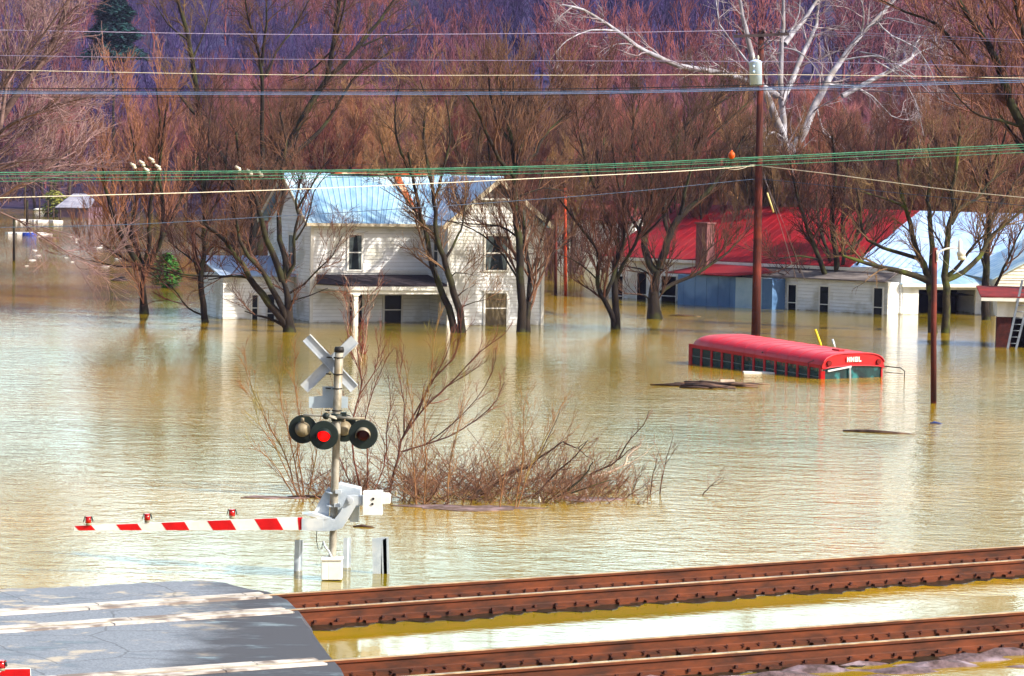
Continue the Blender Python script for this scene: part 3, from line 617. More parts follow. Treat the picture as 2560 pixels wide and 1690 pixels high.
# wing roof: left slope (blue of its shade put into the metal colour) and right slope, ridge from the main ridge to the wing gable
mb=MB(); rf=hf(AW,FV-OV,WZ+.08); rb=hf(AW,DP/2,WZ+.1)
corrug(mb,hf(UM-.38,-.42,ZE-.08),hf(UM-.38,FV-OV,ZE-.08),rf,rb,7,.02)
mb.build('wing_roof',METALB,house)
mb=MB(); corrug(mb,hf(UW+.38,FV-OV,ZE-.08),hf(UW+.38,DP/2,ZE-.08),rb,rf,10,.02); mb.build('wing_roof',METAL,house)
mb=MB() # rake boards on the gables
mb.beam(hf(UM-.4,FV-OV-.01,ZE-.17),hf(AW,FV-OV-.01,WZ-.02),.05,.2); mb.beam(hf(UW+.4,FV-OV-.01,ZE-.17),hf(AW,FV-OV-.01,WZ-.02),.05,.2)
mb.beam(hf(-OV-.01,-ov,ZE-.16),hf(-OV-.01,DP/2,ZR-.08),.05,.18); mb.beam(hf(-OV-.01,DP+ov,ZE-.16),hf(-OV-.01,DP/2,ZR-.08),.05,.18)
mb.beam(hf(-OV,-ov-.03,ZE-.13),hf(UM-.4,-ov-.03,ZE-.13),.05,.13)
mb.build('rake_board',mat('cream_fascia',(206,198,178),(176,160,136),scale=3,rough=.8),house)
# rusty ridge cap and valley flashing
mb=MB(); mb.beam(hf(1.9,DP/2-.12,ZR+.07),hf(AW-1.2,DP/2-.12,ZR+.07),.4,.06)
_u0=uz(1052,532,hf,-.3)[0]; _u1=uz(988,450,hf,DP/2)[0]; va,vb=hf(_u0,-.3,ZE-.02),hf(_u1,DP/2-.05,ZR+.07); mb.beam(va,vb,.3,.05); mb.build('valley_flashing',RUST,house)
mb=MB(); mb.beam(hf(uz(1066,545,hf,-.3)[0],-.3,ZE+.0),hf(uz(1116,447,hf,DP/2)[0],DP/2-.1,ZR+.09),.3,.04); mb.build('valley_flashing',METAL,house)['label']='bright unrusted strip of valley flashing'
# windows
def win_px(root,fr,v,x0,y0,x1,y1,**k):
    a,zt=uz(x0,y0,fr,v); b,zb=uz(x1,y1,fr,v)
    return window(root,lambda u,z:fr(u,v,z),-fr.w,a,b,zb,zt,**k)
win_px(house,hf,0,872,588,902,674,curtain=True); win_px(house,hf,FV,1214,590,1266,675,curtain=True)
win_px(house,hf,FV,1213,733,1264,830,rail=.75,glass=BLIND,label='ground floor window with a tan blind, standing in the water')
win_px(house,hf,0,873,736,903,830,rail=.55); win_px(house,hf,0,961,738,1001,830,rail=.55); win_px(house,hf,0,1080,738,1100,830,rail=.55)
# left gable window
window(house,lambda v,z:hf(0,-v,z),leftn,-3.4,-2.7,2.1,3.75)
window(house,lambda v,z:hf(UM,-v,z),leftn,.7,1.2,2.5,3.9,hood=False)
# porch
mb=MB(); pz0,pz1=2.12,1.78
a,b,c,d=hf(.25,-.03,pz0),hf(UM-.1,-.03,pz0),hf(UM-.1,FV-.15,pz1),hf(1.0,FV-.15,pz1)
mb.prism([np.array(q)-np.array([0,0,.07]) for q in (d,c,b,a)],(0,0,.07)); mb.prism([hf(.25,-.03,pz0-.07),hf(.05,-.6,pz1-.07),hf(1.0,FV-.15,pz1-.07)],(0,0,.05))
mb.build('porch_roof',TAR,house)
mb=MB(); mb.beam(hf(.95,FV-.18,pz1-.16),hf(UM-.12,FV-.18,pz1-.16),.06,.16); mb.beam(hf(.95,FV-.02,pz1-.33),hf(UM-.12,FV-.02,pz1-.33),.16,.16); mb.beam(hf(.1,-.5,pz1-.18),hf(.97,FV-.1,pz1-.18),.08,.16)
mb.build('porch_fascia',TRIM,house)
for u in (1.25,):
    m_=MB(); m_.box((u-.1,FV-.1,-.5),(u+.1,FV+.1,pz1-.4),hf); m_.box((u-.15,FV-.15,pz1-.47),(u+.15,FV+.15,pz1-.4),hf); m_.build('porch_post',TRIM,house)
# rear one-storey annex, left
mb=MB(); AU,AV0,AV1,AZ=-3.3,2.6,6.4,1.95
siding(mb,lambda u,z:hf(u,AV0,z),AU,-.02,-.4,AZ,front); siding(mb,lambda v,z:hf(AU,AV1-v,z),0,AV1-AV0,-.4,AZ,leftn)
mb.prism([hf(AU,AV0,-.4),hf(-.02,AV0,-.4),hf(-.02,AV1,-.4),hf(AU,AV1,-.4)],(0,0,AZ+.38)); mb.build('annex_wall',[WHITEP,LAPSHADE],house)
mb=MB(); corrug(mb,hf(AU-.2,AV0-.3,AZ),hf(-.03,AV0-.3,AZ),hf(-.03,AV1,AZ+.75),hf(AU-.2,AV1,AZ+.75),8,.02); mb.build('annex_roof',METALB,house)
win_px(house,hf,AV0,630,738,642,830,rail=.5,tr=.06); win_px(house,hf,AV0,668,736,684,830,rail=None,tr=.06)
# small lean-to on the right
mb=MB(); mb.box((UW+.02,1.2,-.3),(UW+.75,3.4,1.3),hf); mb.build('lean_to_wall',GREYB,house)
mb=MB(); slab(mb,[hf(UW+.02,1,1.95),hf(UW+.02,3.6,1.95),hf(UW+1.2,3.6,1.35),hf(UW+1.2,1,1.35)],.06); mb.build('lean_to_roof',METAL,house)
# brick chimney stub
mb=MB(); mb.box((3.0,DP/2+.3,ZR-.3),(3.5,DP/2+.8,ZR+.35),hf); mb.build('chimney',BRICK,house)

# ---- long red-roofed building
A=P(1488,742); B=P(2252,786); yaw=math.atan2(B[1]-A[1],B[0]-A[0]); LL=float(np.linalg.norm(B-A)); rfm=Frame(A,yaw)
rb_=thing('red_roofed_house',A,'long white-sided farm building under a big bright red metal roof','farm building')
def rz_at(px,py,v): return uz(px,py,rfm,v)
ue0,ze0=rz_at(1500,640,-.3); ue1,ze1=rz_at(2112,664,-.3)
ze=(ze0+ze1)/2; VR=6.0
ur0,zr0=uz(1690,510,rfm,VR); ur1,zr1=uz(2312,526,rfm,VR); zr=(zr0+zr1)/2
us0=(ue0+ur0)/2; us1=(ue1+ur1)/2
mb=MB(); siding(mb,lambda u,z:rfm(u,0,z),us0+.3,LL,-.4,ze,-rfm.w,pitch=.17,lap=.04)
mb.prism([rfm(us0+.3,0,-.4),rfm(LL,0,-.4),rfm(LL,.9,-.4),rfm(us0+.3,.9,-.4)],(0,0,ze+.38)); mb.prism([rfm(us0+.3,.901,-.4),rfm(LL-6,.901,-.4),rfm(LL-6,12,-.4),rfm(us0+.3,12,-.4)],(0,0,ze+.37)); 
mb.prism([rfm(us0+.3,0,ze-.1),rfm(us0+.3,12,ze-.1),rfm(us0+.3,VR,zr-.12)],rfm.u*.1); mb.build('wall',[WHITEP,LAPSHADE],rb_)
mb=MB(); corrug(mb,rfm(us0,-.35,ze),rfm(us1,-.35,ze),rfm(us1,VR,zr),rfm(us0,VR,zr),30,.02)
corrug(mb,rfm(us1,12.3,ze),rfm(us0,12.3,ze),rfm(us0,VR,zr),rfm(us1,VR,zr),10,.02); mb.build('roof',REDR,rb_)
q0,q1,q2,q3=rfm(us1+.03,-.3,ze-.01),Q(2545,700,float(rfm(us1,-.35,ze)[1])+6.5),Q(2640,536,float(rfm(us1,VR,zr)[1])+7.5),rfm(us1+.03,VR,zr-.01)
mb=MB(); corrug(mb,q0,q1,q2,q3,24,.02); mb.build('roof',METALB2,rb_)['label']='pale bare metal end of the roof'
mb=MB(); mb.prism([q0+np.array([0,4.0,1.2]),q1+np.array([0,4.0,1.2]),q1*np.array([1,1,0])+np.array([0,4.0,-.4]),q0*np.array([1,1,0])+np.array([0,4.0,-.4])],(0,.2,0)); mb.build('wall',WHITEP,rb_)['label']='plain white wall under the bare metal roof end'
mb=MB(); mb.beam(rfm(us0,-.37,ze-.12),rfm(LL-.2,-.37,ze-.12),.05,.16); mb.build('fascia',TRIM,rb_)
uu0,_=uz(1850,690,rfm,-1.2); 
mb=MB(); slab(mb,[rfm(uu0,-.02,ze-.12),rfm(uu0,-1.3,ze-.62),rfm(LL-.1,-1.3,ze-.62),rfm(LL-.1,-.02,ze-.12)],.06); mb.build('shed_roof',GREYB,rb_)
mb=MB(); siding(mb,lambda u,z:rfm(u,-1.05,z),uu0+.05,LL-.12,-.4,ze-.66,-rfm.w,pitch=.17,lap=.04); mb.prism([rfm(uu0+.05,-1.05,-.4),rfm(LL-.12,-1.05,-.4),rfm(LL-.12,0,-.4),rfm(uu0+.05,0,-.4)],(0,0,ze-.28)); mb.build('shed_wall',[WHITEP,LAPSHADE],rb_)
for (x0,y0,x1,y1) in ((1973,712,1990,800),(2052,716,2071,800),(2187,720,2206,800)): win_px(rb_,rfm,-1.05,x0,y0,x1,y1,rail=.35,tr=.07,hood=False)
for (x0,y0,x1,y1) in ((1540,690,1557,790),(1595,682,1616,790),(1656,690,1690,790)): win_px(rb_,rfm,0,x0,y0,x1,y1,rail=None,tr=.05,hood=False,glass=DARK)
# chimney stack in front of the red slope
uc,_=uz(1774,640,rfm,0); cz=uz(1774,560,rfm,0)[1]
mb=MB(); mb.box((uc-.36,-.75,-.3),(uc+.36,-.1,cz),rfm); mb.box((uc-.42,-.81,cz),(uc+.42,-.04,cz+.09),rfm); mb.build('chimney',mat('chimney_brick',(128,84,82),(96,62,66),scale=6,rough=.95),rb_)
# blue sheet-metal shed with red lean-to roof in front
sh=thing('blue_shed',P(1694,748),'low blue sheet-metal shed with a sagging bright red lean-to roof','shed')
u0,_=uz(1694,748,rfm,-2.2); u1,_=uz(1930,757,rfm,-2.2); um,_=uz(1838,750,rfm,-2.2); zt=uz(1850,693,rfm,-2.2)[1]
mb=MB(); mb.box((u0,-2.2,-.4),(um,-.0,zt),rfm); 
for k in range(5): mb.box((u0+(um-u0)*(k+.5)/5-.015,-2.225,-.4),(u0+(um-u0)*(k+.5)/5+.015,-2.201,zt-.01),rfm)
mb.build('wall',BLUEW,sh)
mb=MB(); mb.box((um+.003,-2.2,-.4),(um+(u1-um)*.72,0,zt-.01),rfm); mb.build('door',PALEB,sh)
mb=MB(); mb.box((um+(u1-um)*.72+.003,-2.2,-.4),(u1,0,zt-.02),rfm); mb.build('wall',BLUEW,sh)
ua,za=uz(1682,682,rfm,-.2); ub,zb=uz(1822,691,rfm,-2.6); uc2,zc=uz(1962,678,rfm,-1.5); ud,zd=uz(1780,664,rfm,-.1); ue_,ze_=uz(1900,668,rfm,-.1)
mb=MB(); mb.prism([rfm(ua,-.9,za),rfm(ub-2.2,-2.5,zb+.02),rfm(ub,-2.6,zb),rfm(uc2,-2.4,zc-.08),rfm(ue_,-.1,ze_+.02),rfm(ud,-.1,ze_+.06)],(0,0,.05)); mb.build('roof',REDR,sh)
# ---- white garage, lit front
gA=P(2256,786); gB=P(2456,788); gB=gA+(gB-gA)/np.linalg.norm(gB-gA)*3.9; gf=Frame(gA,R(14)); gd=gA[1]
ga=thing('garage',gA,'white single garage with a wide black open doorway, facing the sun','garage')
gw=uz(2460,760,gf,0)[0]; gz=uz(2300,712,gf,0)[1]; o0,ot=uz(2297,724,gf,0); o1,_=uz(2440,724,gf,0)
mb=MB(); mb.box((0,0,-.4),(o0,.15,gz),gf); mb.box((o1,0,-.4),(gw,.15,gz),gf); mb.box((o0,.003,ot),(o1,.147,gz),gf)
mb.box((0.002,.15,-.4),(.12,4.2,gz-.01),gf); mb.box((gw-.12,.15,-.4),(gw-.002,4.2,gz-.01),gf); mb.box((.12,4.1,-.4),(gw-.12,4.2,gz-.01),gf); mb.build('wall',WHITEP,ga)
mb=MB(); mb.box((o0,.3,ot-.3),(o1,4.05,ot-.25),gf); mb.box((o0-.05,2.5,-.3),(o1+.05,2.6,ot),gf); mb.build('doorway',DARK,ga)
mb=MB(); slab(mb,[gf(-.15,-.25,gz+.06),gf(gw+.2,-.25,gz+.06),gf(gw+.2,4.3,gz+.5),gf(-.15,4.3,gz+.5)],.07); mb.build('roof',METAL,ga)
mb=MB(); mb.box((-.15,-.3,gz-.1),(gw+.2,-.255,gz+.05),gf); mb.build('fascia',TRIM,ga)
# ---- cream gabled house at the right edge
cf=Frame(P(2488,790),R(4)); ch=thing('cream_house',cf.o,'sunlit cream gabled house at the right edge, partly behind the dark ivy tree','house')
zq=uz(2482,694,cf,0)[1]; za_=uz(2600,600,cf,0)[1]; W_=7.0
mb=MB(); siding(mb,lambda u,z:cf(u,0,z),0,W_,-.4,zq,-cf.w,pitch=.17,lap=.04); siding(mb,lambda u,z:cf(u,0,z),0,W_,zq,za_-.1,-cf.w,top=lambda z:(W_/2*(z-zq)/(za_-zq),W_-W_/2*(z-zq)/(za_-zq)),pitch=.17,lap=.04)
mb.prism([cf(0,0,-.4),cf(W_,0,-.4),cf(W_,7,-.4),cf(0,7,-.4)],(0,0,zq+.4)); mb.build('wall',[mat('cream_paint',(230,224,204),(208,202,184),scale=1.5,rough=.7),LAPSHADE],ch)
mb=MB(); corrug(mb,cf(-.3,7,zq-.05),cf(-.3,-.3,zq-.05),cf(W_/2,-.3,za_+.05),cf(W_/2,7,za_+.05),10,.02); corrug(mb,cf(W_+.3,-.3,zq-.05),cf(W_+.3,7,zq-.05),cf(W_/2,7,za_+.05),cf(W_/2,-.3,za_+.05),10,.02); mb.build('roof',METAL,ch)
mb=MB(); mb.box((0.1,-.6,.8),(W_,-.05,.9),cf); mb.build('awning',GREYB,ch)
# ---- brick boathouse with red roof and ladder
bf=Frame(P(2490,868),R(-6)); bh=thing('brick_shed',bf.o,'small brick shed with a thin red roof and white fascia at the right edge','shed')
def bz(px,py,v=0): return uz(px,py,bf,v)
uw=bz(2640,800)[0]; zt0=bz(2500,752)[1]; zm=bz(2500,792)[1]; ub1=bz(2528,800)[0]
mb=MB(); mb.box((ub1,2.2,-.4),(uw,2.4,zm),bf); mb.build('rear_wall',BRICK,bh); mb=MB(); mb.box((0,0,-.4),(ub1,.5,zm),bf)
for k in range(14): mb.box((-.006,-.006,k*.085-.0),(ub1+.006,.5,k*.085+.06),bf)
mb.build('brick_pier',BRICK,bh)
mb=MB(); mb.box((ub1+.003,.4,-.4),(ub1+.75,2.2,zm-.01),bf); mb.build('doorway',DARK,bh)
mb=MB(); mb.box((0,.0,zm+.003),(uw,2.4,zt0),bf); mb.box((ub1+.76,.05,-.4),(uw,.3,zm),bf); mb.build('wall',WHITEP,bh)
ur,zr2=bz(2452,728,-.4); 
mb=MB(); slab(mb,[bf(ur,-.45,zt0+.2),bf(uw+.3,-.45,zt0+.2),bf(uw+.3,2.6,zt0+.5),bf(ur,2.6,zt0+.5)],.05); mb.build('roof',mat('dull_red_roof',(128,30,28),(92,22,24),scale=2,rough=.8),bh)
mb=MB(); mb.box((ur+.02,-.44,zt0),(uw+.3,-.4,zt0+.14),bf); mb.build('fascia',TRIM,bh)
lad=thing('ladder',P(2530,872),'aluminium ladder leaning against the brick shed, its foot in the water','ladder')
LM=mat('dull_aluminium',(120,128,140),(84,92,104),scale=3,rough=.5,metal=.3)
b0,b1=bf(bz(2512,862)[0],-.8,-.3),bf(bz(2532,870)[0],-.8,-.3); t0_=Q(2556,700,bf.o[1]-.4); t1_=Q(2584,700,bf.o[1]-.4)
mb=MB(); mb.beam(b0,t0_,.05,.09); mb.beam(b1,t1_,.05,.09); mb.build('side_rail',LM,lad)
for k in range(11):
    t=(k+1)/12; m_=MB(); m_.tube([b0+(t0_-b0)*t,b1+(t1_-b1)*t],.02,6); m_.build('rung',LM,lad)
# ---- white building with faded roof beyond the two reddish poles
wf=Frame(P(1388,668),R(-18)); wb=thing('white_barn',wf.o,'white-walled building with a faded red roof, beyond the two reddish poles','barn')
u9=uz(1580,660,wf,0)[0]; z9=uz(1450,548,wf,0)[1]; zr9=uz(1450,500,wf,3)[1]
mb=MB(); siding(mb,lambda u,z:wf(u,0,z),0,u9,-.5,z9,-wf.w,pitch=.2,lap=.02); mb.prism([wf(0,0,-.5),wf(u9,0,-.5),wf(u9,7,-.5),wf(0,7,-.5)],(0,0,z9+.48)); mb.build('wall',[WHITEP,LAPSHADE],wb)
mb=MB(); corrug(mb,wf(-.4,-.4,z9),wf(u9+.4,-.4,z9),wf(u9+.4,3.5,zr9),wf(-.4,3.5,zr9),12,.02); mb.build('roof',REDOLD,wb)
win_px(wb,wf,0,1406,578,1422,625,tr=.06); 
# ---- distant flooded cabin, far left
ff=Frame(Q(140,520,330),R(-8)); ff.o[2]=0
fc=thing('far_cabin',ff.o,'distant low cabin with a grey metal roof, far away at the left','cabin')
f1=uz(228,520,ff,0)[0]; fz=uz(180,519,ff,0)[1]; fz2=uz(180,484,ff,4)[1]
mb=MB(); mb.box((0.3,0,-1),(f1-.3,6,fz),ff); mb.build('wall',mat('mauve_boards',(122,94,108),(96,78,96),scale=.6,rough=.9),fc)
mb=MB(); corrug(mb,ff(0,-.5,fz),ff(f1,-.5,fz),ff(f1-.4,4,fz2),ff(.9,4,fz2),10,.03); mb.build('roof',mat('old_tin',(150,150,166),(112,112,132),scale=.9,rough=.7),fc)
# ================================================================ RAILWAY, CROSSING, SIGNAL
RAILM=mat('rusty_rail',(100,48,22),(54,27,16),scale=1.6,rough=.8,bump=.002,bscale=30,stretch=(.35,2,4))
HEADM=mat('rail_head_steel',(196,168,128),(140,104,70),scale=3,rough=.35,metal=.6)
IRON=mat('rusty_iron',(88,46,34),(52,30,26),scale=9,rough=.9)
def track(a,td,label):
    root=thing('railway_track',(a[0],a[1],0),label,'railway track'); nn=np.array([-td[1],td[0],0]); nn/=np.linalg.norm(nn); nn=-nn
    t=np.array([td[0],td[1],0]); t/=np.linalg.norm(t)
    a0=np.array([a[0],a[1],0])
    prof=[(-.085,-.06),(.085,-.06),(.085,.065),(.022,.085),(.014,.1),(.014,.205),(.044,.222),(.044,.258),(.034,.268),(-.034,.268),(-.044,.258),(-.044,.222),(-.014,.205),(-.014,.1),(-.022,.085),(-.085,.065)]
    L0,L1=-9.5,36.0
    def at(s,off,z): return a0+t*s+nn*off+np.array([0,0,z])
    for gi,g in enumerate((0.0,1.435)):
        mb=MB(); N=12; n=len(prof)
        vs=[at(L0+(L1-L0)*k/N,g+x+.01*math.sin(k*1.7+gi),z) for k in range(N+1) for x,z in prof]
        for k in range(N):
            for q in range(n):
                b=k*n; q2=(q+1)%n
                mb_m=1 if q in (7,8,9) else 0
                mb.f.append((b+q,b+q2,b+n+q2,b+n+q)); mb.mi.append(mb_m); mb.sm.append(False)
        mb.v=[tuple(v) for v in vs]; mb.build('rail',[RAILM,HEADM],root)
    # submerged sleepers just awash, with plates, spikes and anchors
    for k in range(48):
        s=L0+.3+k*.56+random.uniform(-.03,.03)
        if s>L1-.2: break
        for g in (0.0,1.435):
            m_=MB(); m_.box((-.1,-.17,-.02),(.1,.17,.048),lambda x,y,z:at(s+x,g+y,z)); m_.build('tie_plate',RAILM,root)
    cnt=0
    for k in range(48):
        s=L0+.3+k*.56+.0; 
        for ds in (-.14,.14):
            if cnt>=96: break
            s2=s+ds+random.uniform(-.04,.04); g=0.0 if True else 0
            for g in (0.0,):
                m_=MB(); c=at(s2,g+.05,.075); m_.beam(at(s2,g-.1,.06),at(s2,g+.12,.06),.022,.022); m_.beam(at(s2,g+.09,.055),at(s2,g+.09,.10),.035,.03); m_.build('rail_anchor',IRON,root); cnt+=1
    # rows of spike heads on the near rail
    for k in range(72):
        s=L0+k*.38; m_=MB(); m_.box((-.02,-.02,.06),(.02,.02,.10),lambda x,y,z:at(s+x,1.435+.11+y,z)); m_.build('spike',IRON,root)
    # oily timber ends showing above the water along the near rail
    m_=MB()
    k=0
    for k in range(48):
        s=L0+.3+k*.56
        m_.box((-.11,-.55,-.12),(.11,1.435+.5,-.022+.012*random.random()),lambda x,y,z:at(s+x,y,z))
    m_.build('ties',mat('wet_timber',(60,44,36),(38,28,26),scale=4,rough=.6),root)
    return at
at1=track(T1a,tdir,'rusty railway track farther from the viewer, next to the crossing signal')
at2=track(T2a,tdir2,'rusty railway track nearest the viewer, along the bottom of the picture')

def s_at0(at,px,py):
    q=P(px,py,RZ); a=at(0,0,0); t=at(1,0,0)-a; return float((q-a)@t)
# crossing pad (asphalt roadway between and around the rails)
ASPH=mat('asphalt',(142,144,150),(112,114,122),scale=1.3,rough=.85,bump=.004,bscale=60,c3=(176,168,152),s3=.9,stretch=(1,1,1))
PADZ=.25
outl=[(-80,1477),(0,1473),(130,1469),(250,1463),(380,1456),(500,1450),(560,1457),(620,1472),(665,1480),(720,1500),(745,1530),(778,1575),(800,1610),(822,1640),(850,1672),(880,1720),(940,1830),(-80,1830)]
outl2=[]
for _i in range(len(outl)):
    _a,_b=outl[_i],outl[(_i+1)%len(outl)]; _k=max(1,int(math.dist(_a,_b)/22)) if -100<_a[0]<900 and _a[1]<1700 and _b[1]<1700 and _b[0]>-50 else 1
    outl2+=[(_a[0]+(_b[0]-_a[0])*_j/_k,_a[1]+(_b[1]-_a[1])*_j/_k+random.uniform(-1.2,1.2)) for _j in range(_k)]
pp=[P(x+random.uniform(-5,5),y,PADZ) for x,y in outl2]
cen=sum(pp)/len(pp); EDGEX=float(P(700,1530,PADZ)[0]-cen[0])-.3
mb=MB(); n=len(pp); o1=[]
for q in pp:
    d=q-cen; d[2]=0; d/=np.linalg.norm(d); o1.append(np.array([q[0]+d[0]*.35,q[1]+d[1]*.35,-.15]))
mb.v=[tuple(q) for q in pp]+[tuple(q) for q in o1]; mb.f=[tuple(range(n-1,-1,-1))]+[(i,(i+1)%n,n+(i+1)%n,n+i) for i in range(n)]; mb.mi=[0]*len(mb.f); mb.sm=[False]*len(mb.f)
# darker wet, tar-patched and dried-mud areas with shapes of their own
am=bpy.data.materials.new('patched_asphalt'); am.use_nodes=True; N_=am.node_tree.nodes; L_=am.node_tree.links; bs=N_['Principled BSDF']
tc=N_.new('ShaderNodeTexCoord'); 
def nz(scale,sx,sy,det=5):
    mp=N_.new('ShaderNodeMapping'); mp.inputs['Scale'].default_value=(sx,sy,1); mp.inputs['Rotation'].default_value=(0,0,-.25); L_.new(tc.outputs['Object'],mp.inputs['Vector'])
    q=N_.new('ShaderNodeTexNoise'); q.inputs['Scale'].default_value=scale; q.inputs['Detail'].default_value=det; q.inputs['Roughness'].default_value=.65; L_.new(mp.outputs[0],q.inputs['Vector']); return q.outputs['Fac']
def ramp(f,a,b,ca,cb):
    r=N_.new('ShaderNodeValToRGB'); r.color_ramp.elements[0].position=a; r.color_ramp.elements[1].position=b; r.color_ramp.elements[0].color=ca; r.color_ramp.elements[1].color=cb; L_.new(f,r.inputs[0]); return r.outputs[0]
base=ramp(nz(30,1,1),.3,.7,lin((92,99,112)),lin((136,143,154)))
mx=N_.new('ShaderNodeMixRGB'); L_.new(ramp(nz(.7,1,2.6),.55,.66,(0,0,0,1),(1,1,1,1)),mx.inputs[0]); L_.new(base,mx.inputs[1]); mx.inputs[2].default_value=lin((76,80,92))
mx2=N_.new('ShaderNodeMixRGB'); L_.new(ramp(nz(1.1,1,1.4,7),.56,.64,(0,0,0,1),(1,1,1,1)),mx2.inputs[0]); L_.new(mx.outputs[0],mx2.inputs[1]); mx2.inputs[2].default_value=lin((170,160,146))
so_=N_.new('ShaderNodeSeparateXYZ'); L_.new(tc.outputs['Object'],so_.inputs[0])
ad=N_.new('ShaderNodeMath'); ad.operation='MULTIPLY_ADD'; L_.new(nz(1.0,1,2.0,5),ad.inputs[0]); ad.inputs[1].default_value=2.6; L_.new(so_.outputs['X'],ad.inputs[2])
wm=ramp(ad.outputs[0],0,1,(0,0,0,1),(1,1,1,1)); wr=N_.new('ShaderNodeMapRange'); L_.new(ad.outputs[0],wr.inputs[0]); wr.inputs[1].default_value=EDGEX+.2; wr.inputs[2].default_value=EDGEX+1.1
vr=N_.new('ShaderNodeTexVoronoi'); vr.feature='DISTANCE_TO_EDGE'; vr.inputs['Scale'].default_value=.7
vm=N_.new('ShaderNodeMixRGB'); vm.inputs[0].default_value=.25; L_.new(tc.outputs['Object'],vm.inputs[1])
vn=N_.new('ShaderNodeTexNoise'); vn.inputs['Scale'].default_value=1.5; vn.inputs['Detail'].default_value=5; L_.new(tc.outputs['Object'],vn.inputs['Vector']); L_.new(vn.outputs['Color'],vm.inputs[2]); L_.new(vm.outputs[0],vr.inputs['Vector'])
ck=N_.new('ShaderNodeMapRange'); L_.new(vr.outputs['Distance'],ck.inputs[0]); ck.inputs[1].default_value=.004; ck.inputs[2].default_value=.012; ck.inputs[3].default_value=.4; ck.inputs[4].default_value=0
mc=N_.new('ShaderNodeMixRGB'); L_.new(ck.outputs[0],mc.inputs[0]); L_.new(mx2.outputs[0],mc.inputs[1]); mc.inputs[2].default_value=lin((36,34,36)); mx2=mc
mx3=N_.new('ShaderNodeMixRGB'); L_.new(wr.outputs[0],mx3.inputs[0]); L_.new(mx2.outputs[0],mx3.inputs[1]); mx3.inputs[2].default_value=lin((62,62,70)); mx2=mx3
L_.new(mx2.outputs[0],bs.inputs['Base Color'])
rr=ramp(nz(.7,1,2.6),.55,.66,(.85,.85,.85,1),(.3,.3,.3,1)); L_.new(rr,bs.inputs['Roughness'])
bp=N_.new('ShaderNodeBump'); bp.inputs['Strength'].default_value=.6; bp.inputs['Distance'].default_value=.008; L_.new(nz(18,1,1),bp.inputs['Height']); L_.new(bp.outputs[0],bs.inputs['Normal'])
road=mb.build('road',am,None,(cen[0],cen[1],0)); road['kind']='structure'
# dark strips standing in for the rails' reflection, near side of each track
rb2=np.random.RandomState(8)
for at_,s0 in ((at1,s_at0(at1,720,1535)),(at2,s_at0(at2,860,1700))):
    vs=[];N_b=260
    for k in range(N_b):
        s=s0+(18.4-s0)*k/(N_b-1); e=1.435+.34+.12*math.sin(k*.21)+.07*math.sin(k*.9)+rb2.uniform(0,.07)
        vs+= [at_(s,1.50,.014),at_(s,e,.012+rb2.uniform(-.004,.004)),at_(s,e+.03,-.03)]
    mbb=MB(); mbb.add(vs,[(3*k+j,3*k+3+j,3*k+4+j,3*k+1+j) for k in range(N_b-1) for j in (0,1)],0,False)
    o=mbb.build('rail_reflection',mat('dark_reflection',(44,38,24),(26,24,18),scale=9,rough=.3,bump=.006,bscale=40),None,vs[0]); o['kind']='structure'
# pale crossing timbers either side of each rail across the road
TIMB=mat('bleached_timber',(208,202,196),(156,148,142),scale=2,rough=.85,stretch=(.6,3,1),c3=(120,108,102),s3=2.2,bump=.004)
def strips(at,s1,rows):
    for off in rows:
        s0=-9.4; k=0
        while s0<s1:
            ln=min(2.4+random.random()*.5,s1-s0); m_=MB(); j=random.uniform(-.012,.012)
            m_.box((s0+.01,off-.085,.1),(s0+ln-.01,off+.085,PADZ+.02+random.uniform(0,.008)),lambda x,y,z:at(x,y+j,z)); m_.build('crossing_timber',TIMB,road); s0+=ln
            if ln<.3: break
def s_at(at,px,py):
    q=P(px,py,RZ); a=at(0,0,0); t=at(1,0,0)-a; return float((q-a)@t)
strips(at1,s_at(at1,655,1482),(-.16,.16)); strips(at1,s_at(at1,705,1518),(1.435-.16,1.435+.16))
strips(at2,s_at(at2,800,1650),(-.16,.16)); strips(at2,s_at(at2,840,1690),(1.435-.16,1.435+.16))
# wet gravel shoulder below the nearer track, bottom right
gp=[P(1000,1740,.02),P(1350,1700,.03),P(1650,1668,.04),P(1900,1640,.05),P(2200,1625,.05),P(2700,1588,.05),P(2700,1800,.05),P(1000,1800,.03)]
mb=MB(); ct=sum(gp)/8
NX,NY=70,14; vs=[]
for j in range(NY):
    for k in range(NX):
        s=-6+ k*.34; off=1.7+j*.16; zz=.0+.05*math.sin(s*2.1+j)+.04*math.sin(s*5.3-j*1.7)+.02*random.random()-.012*max(0,j-3)**1.2
        vs.append(at2(s,off,zz*1.0))
fs=[(j*NX+k,j*NX+k+1,(j+1)*NX+k+1,(j+1)*NX+k) for j in range(NY-1) for k in range(NX-1)]
mb.add(vs,fs,0,False); sh_=mb.build('ballast_ground',mat('wet_ballast',(112,92,96),(68,54,54),scale=7,rough=.6,bump=.02,bscale=22,c3=(140,124,134),s3=1.5),None,vs[0]); sh_['kind']='structure'

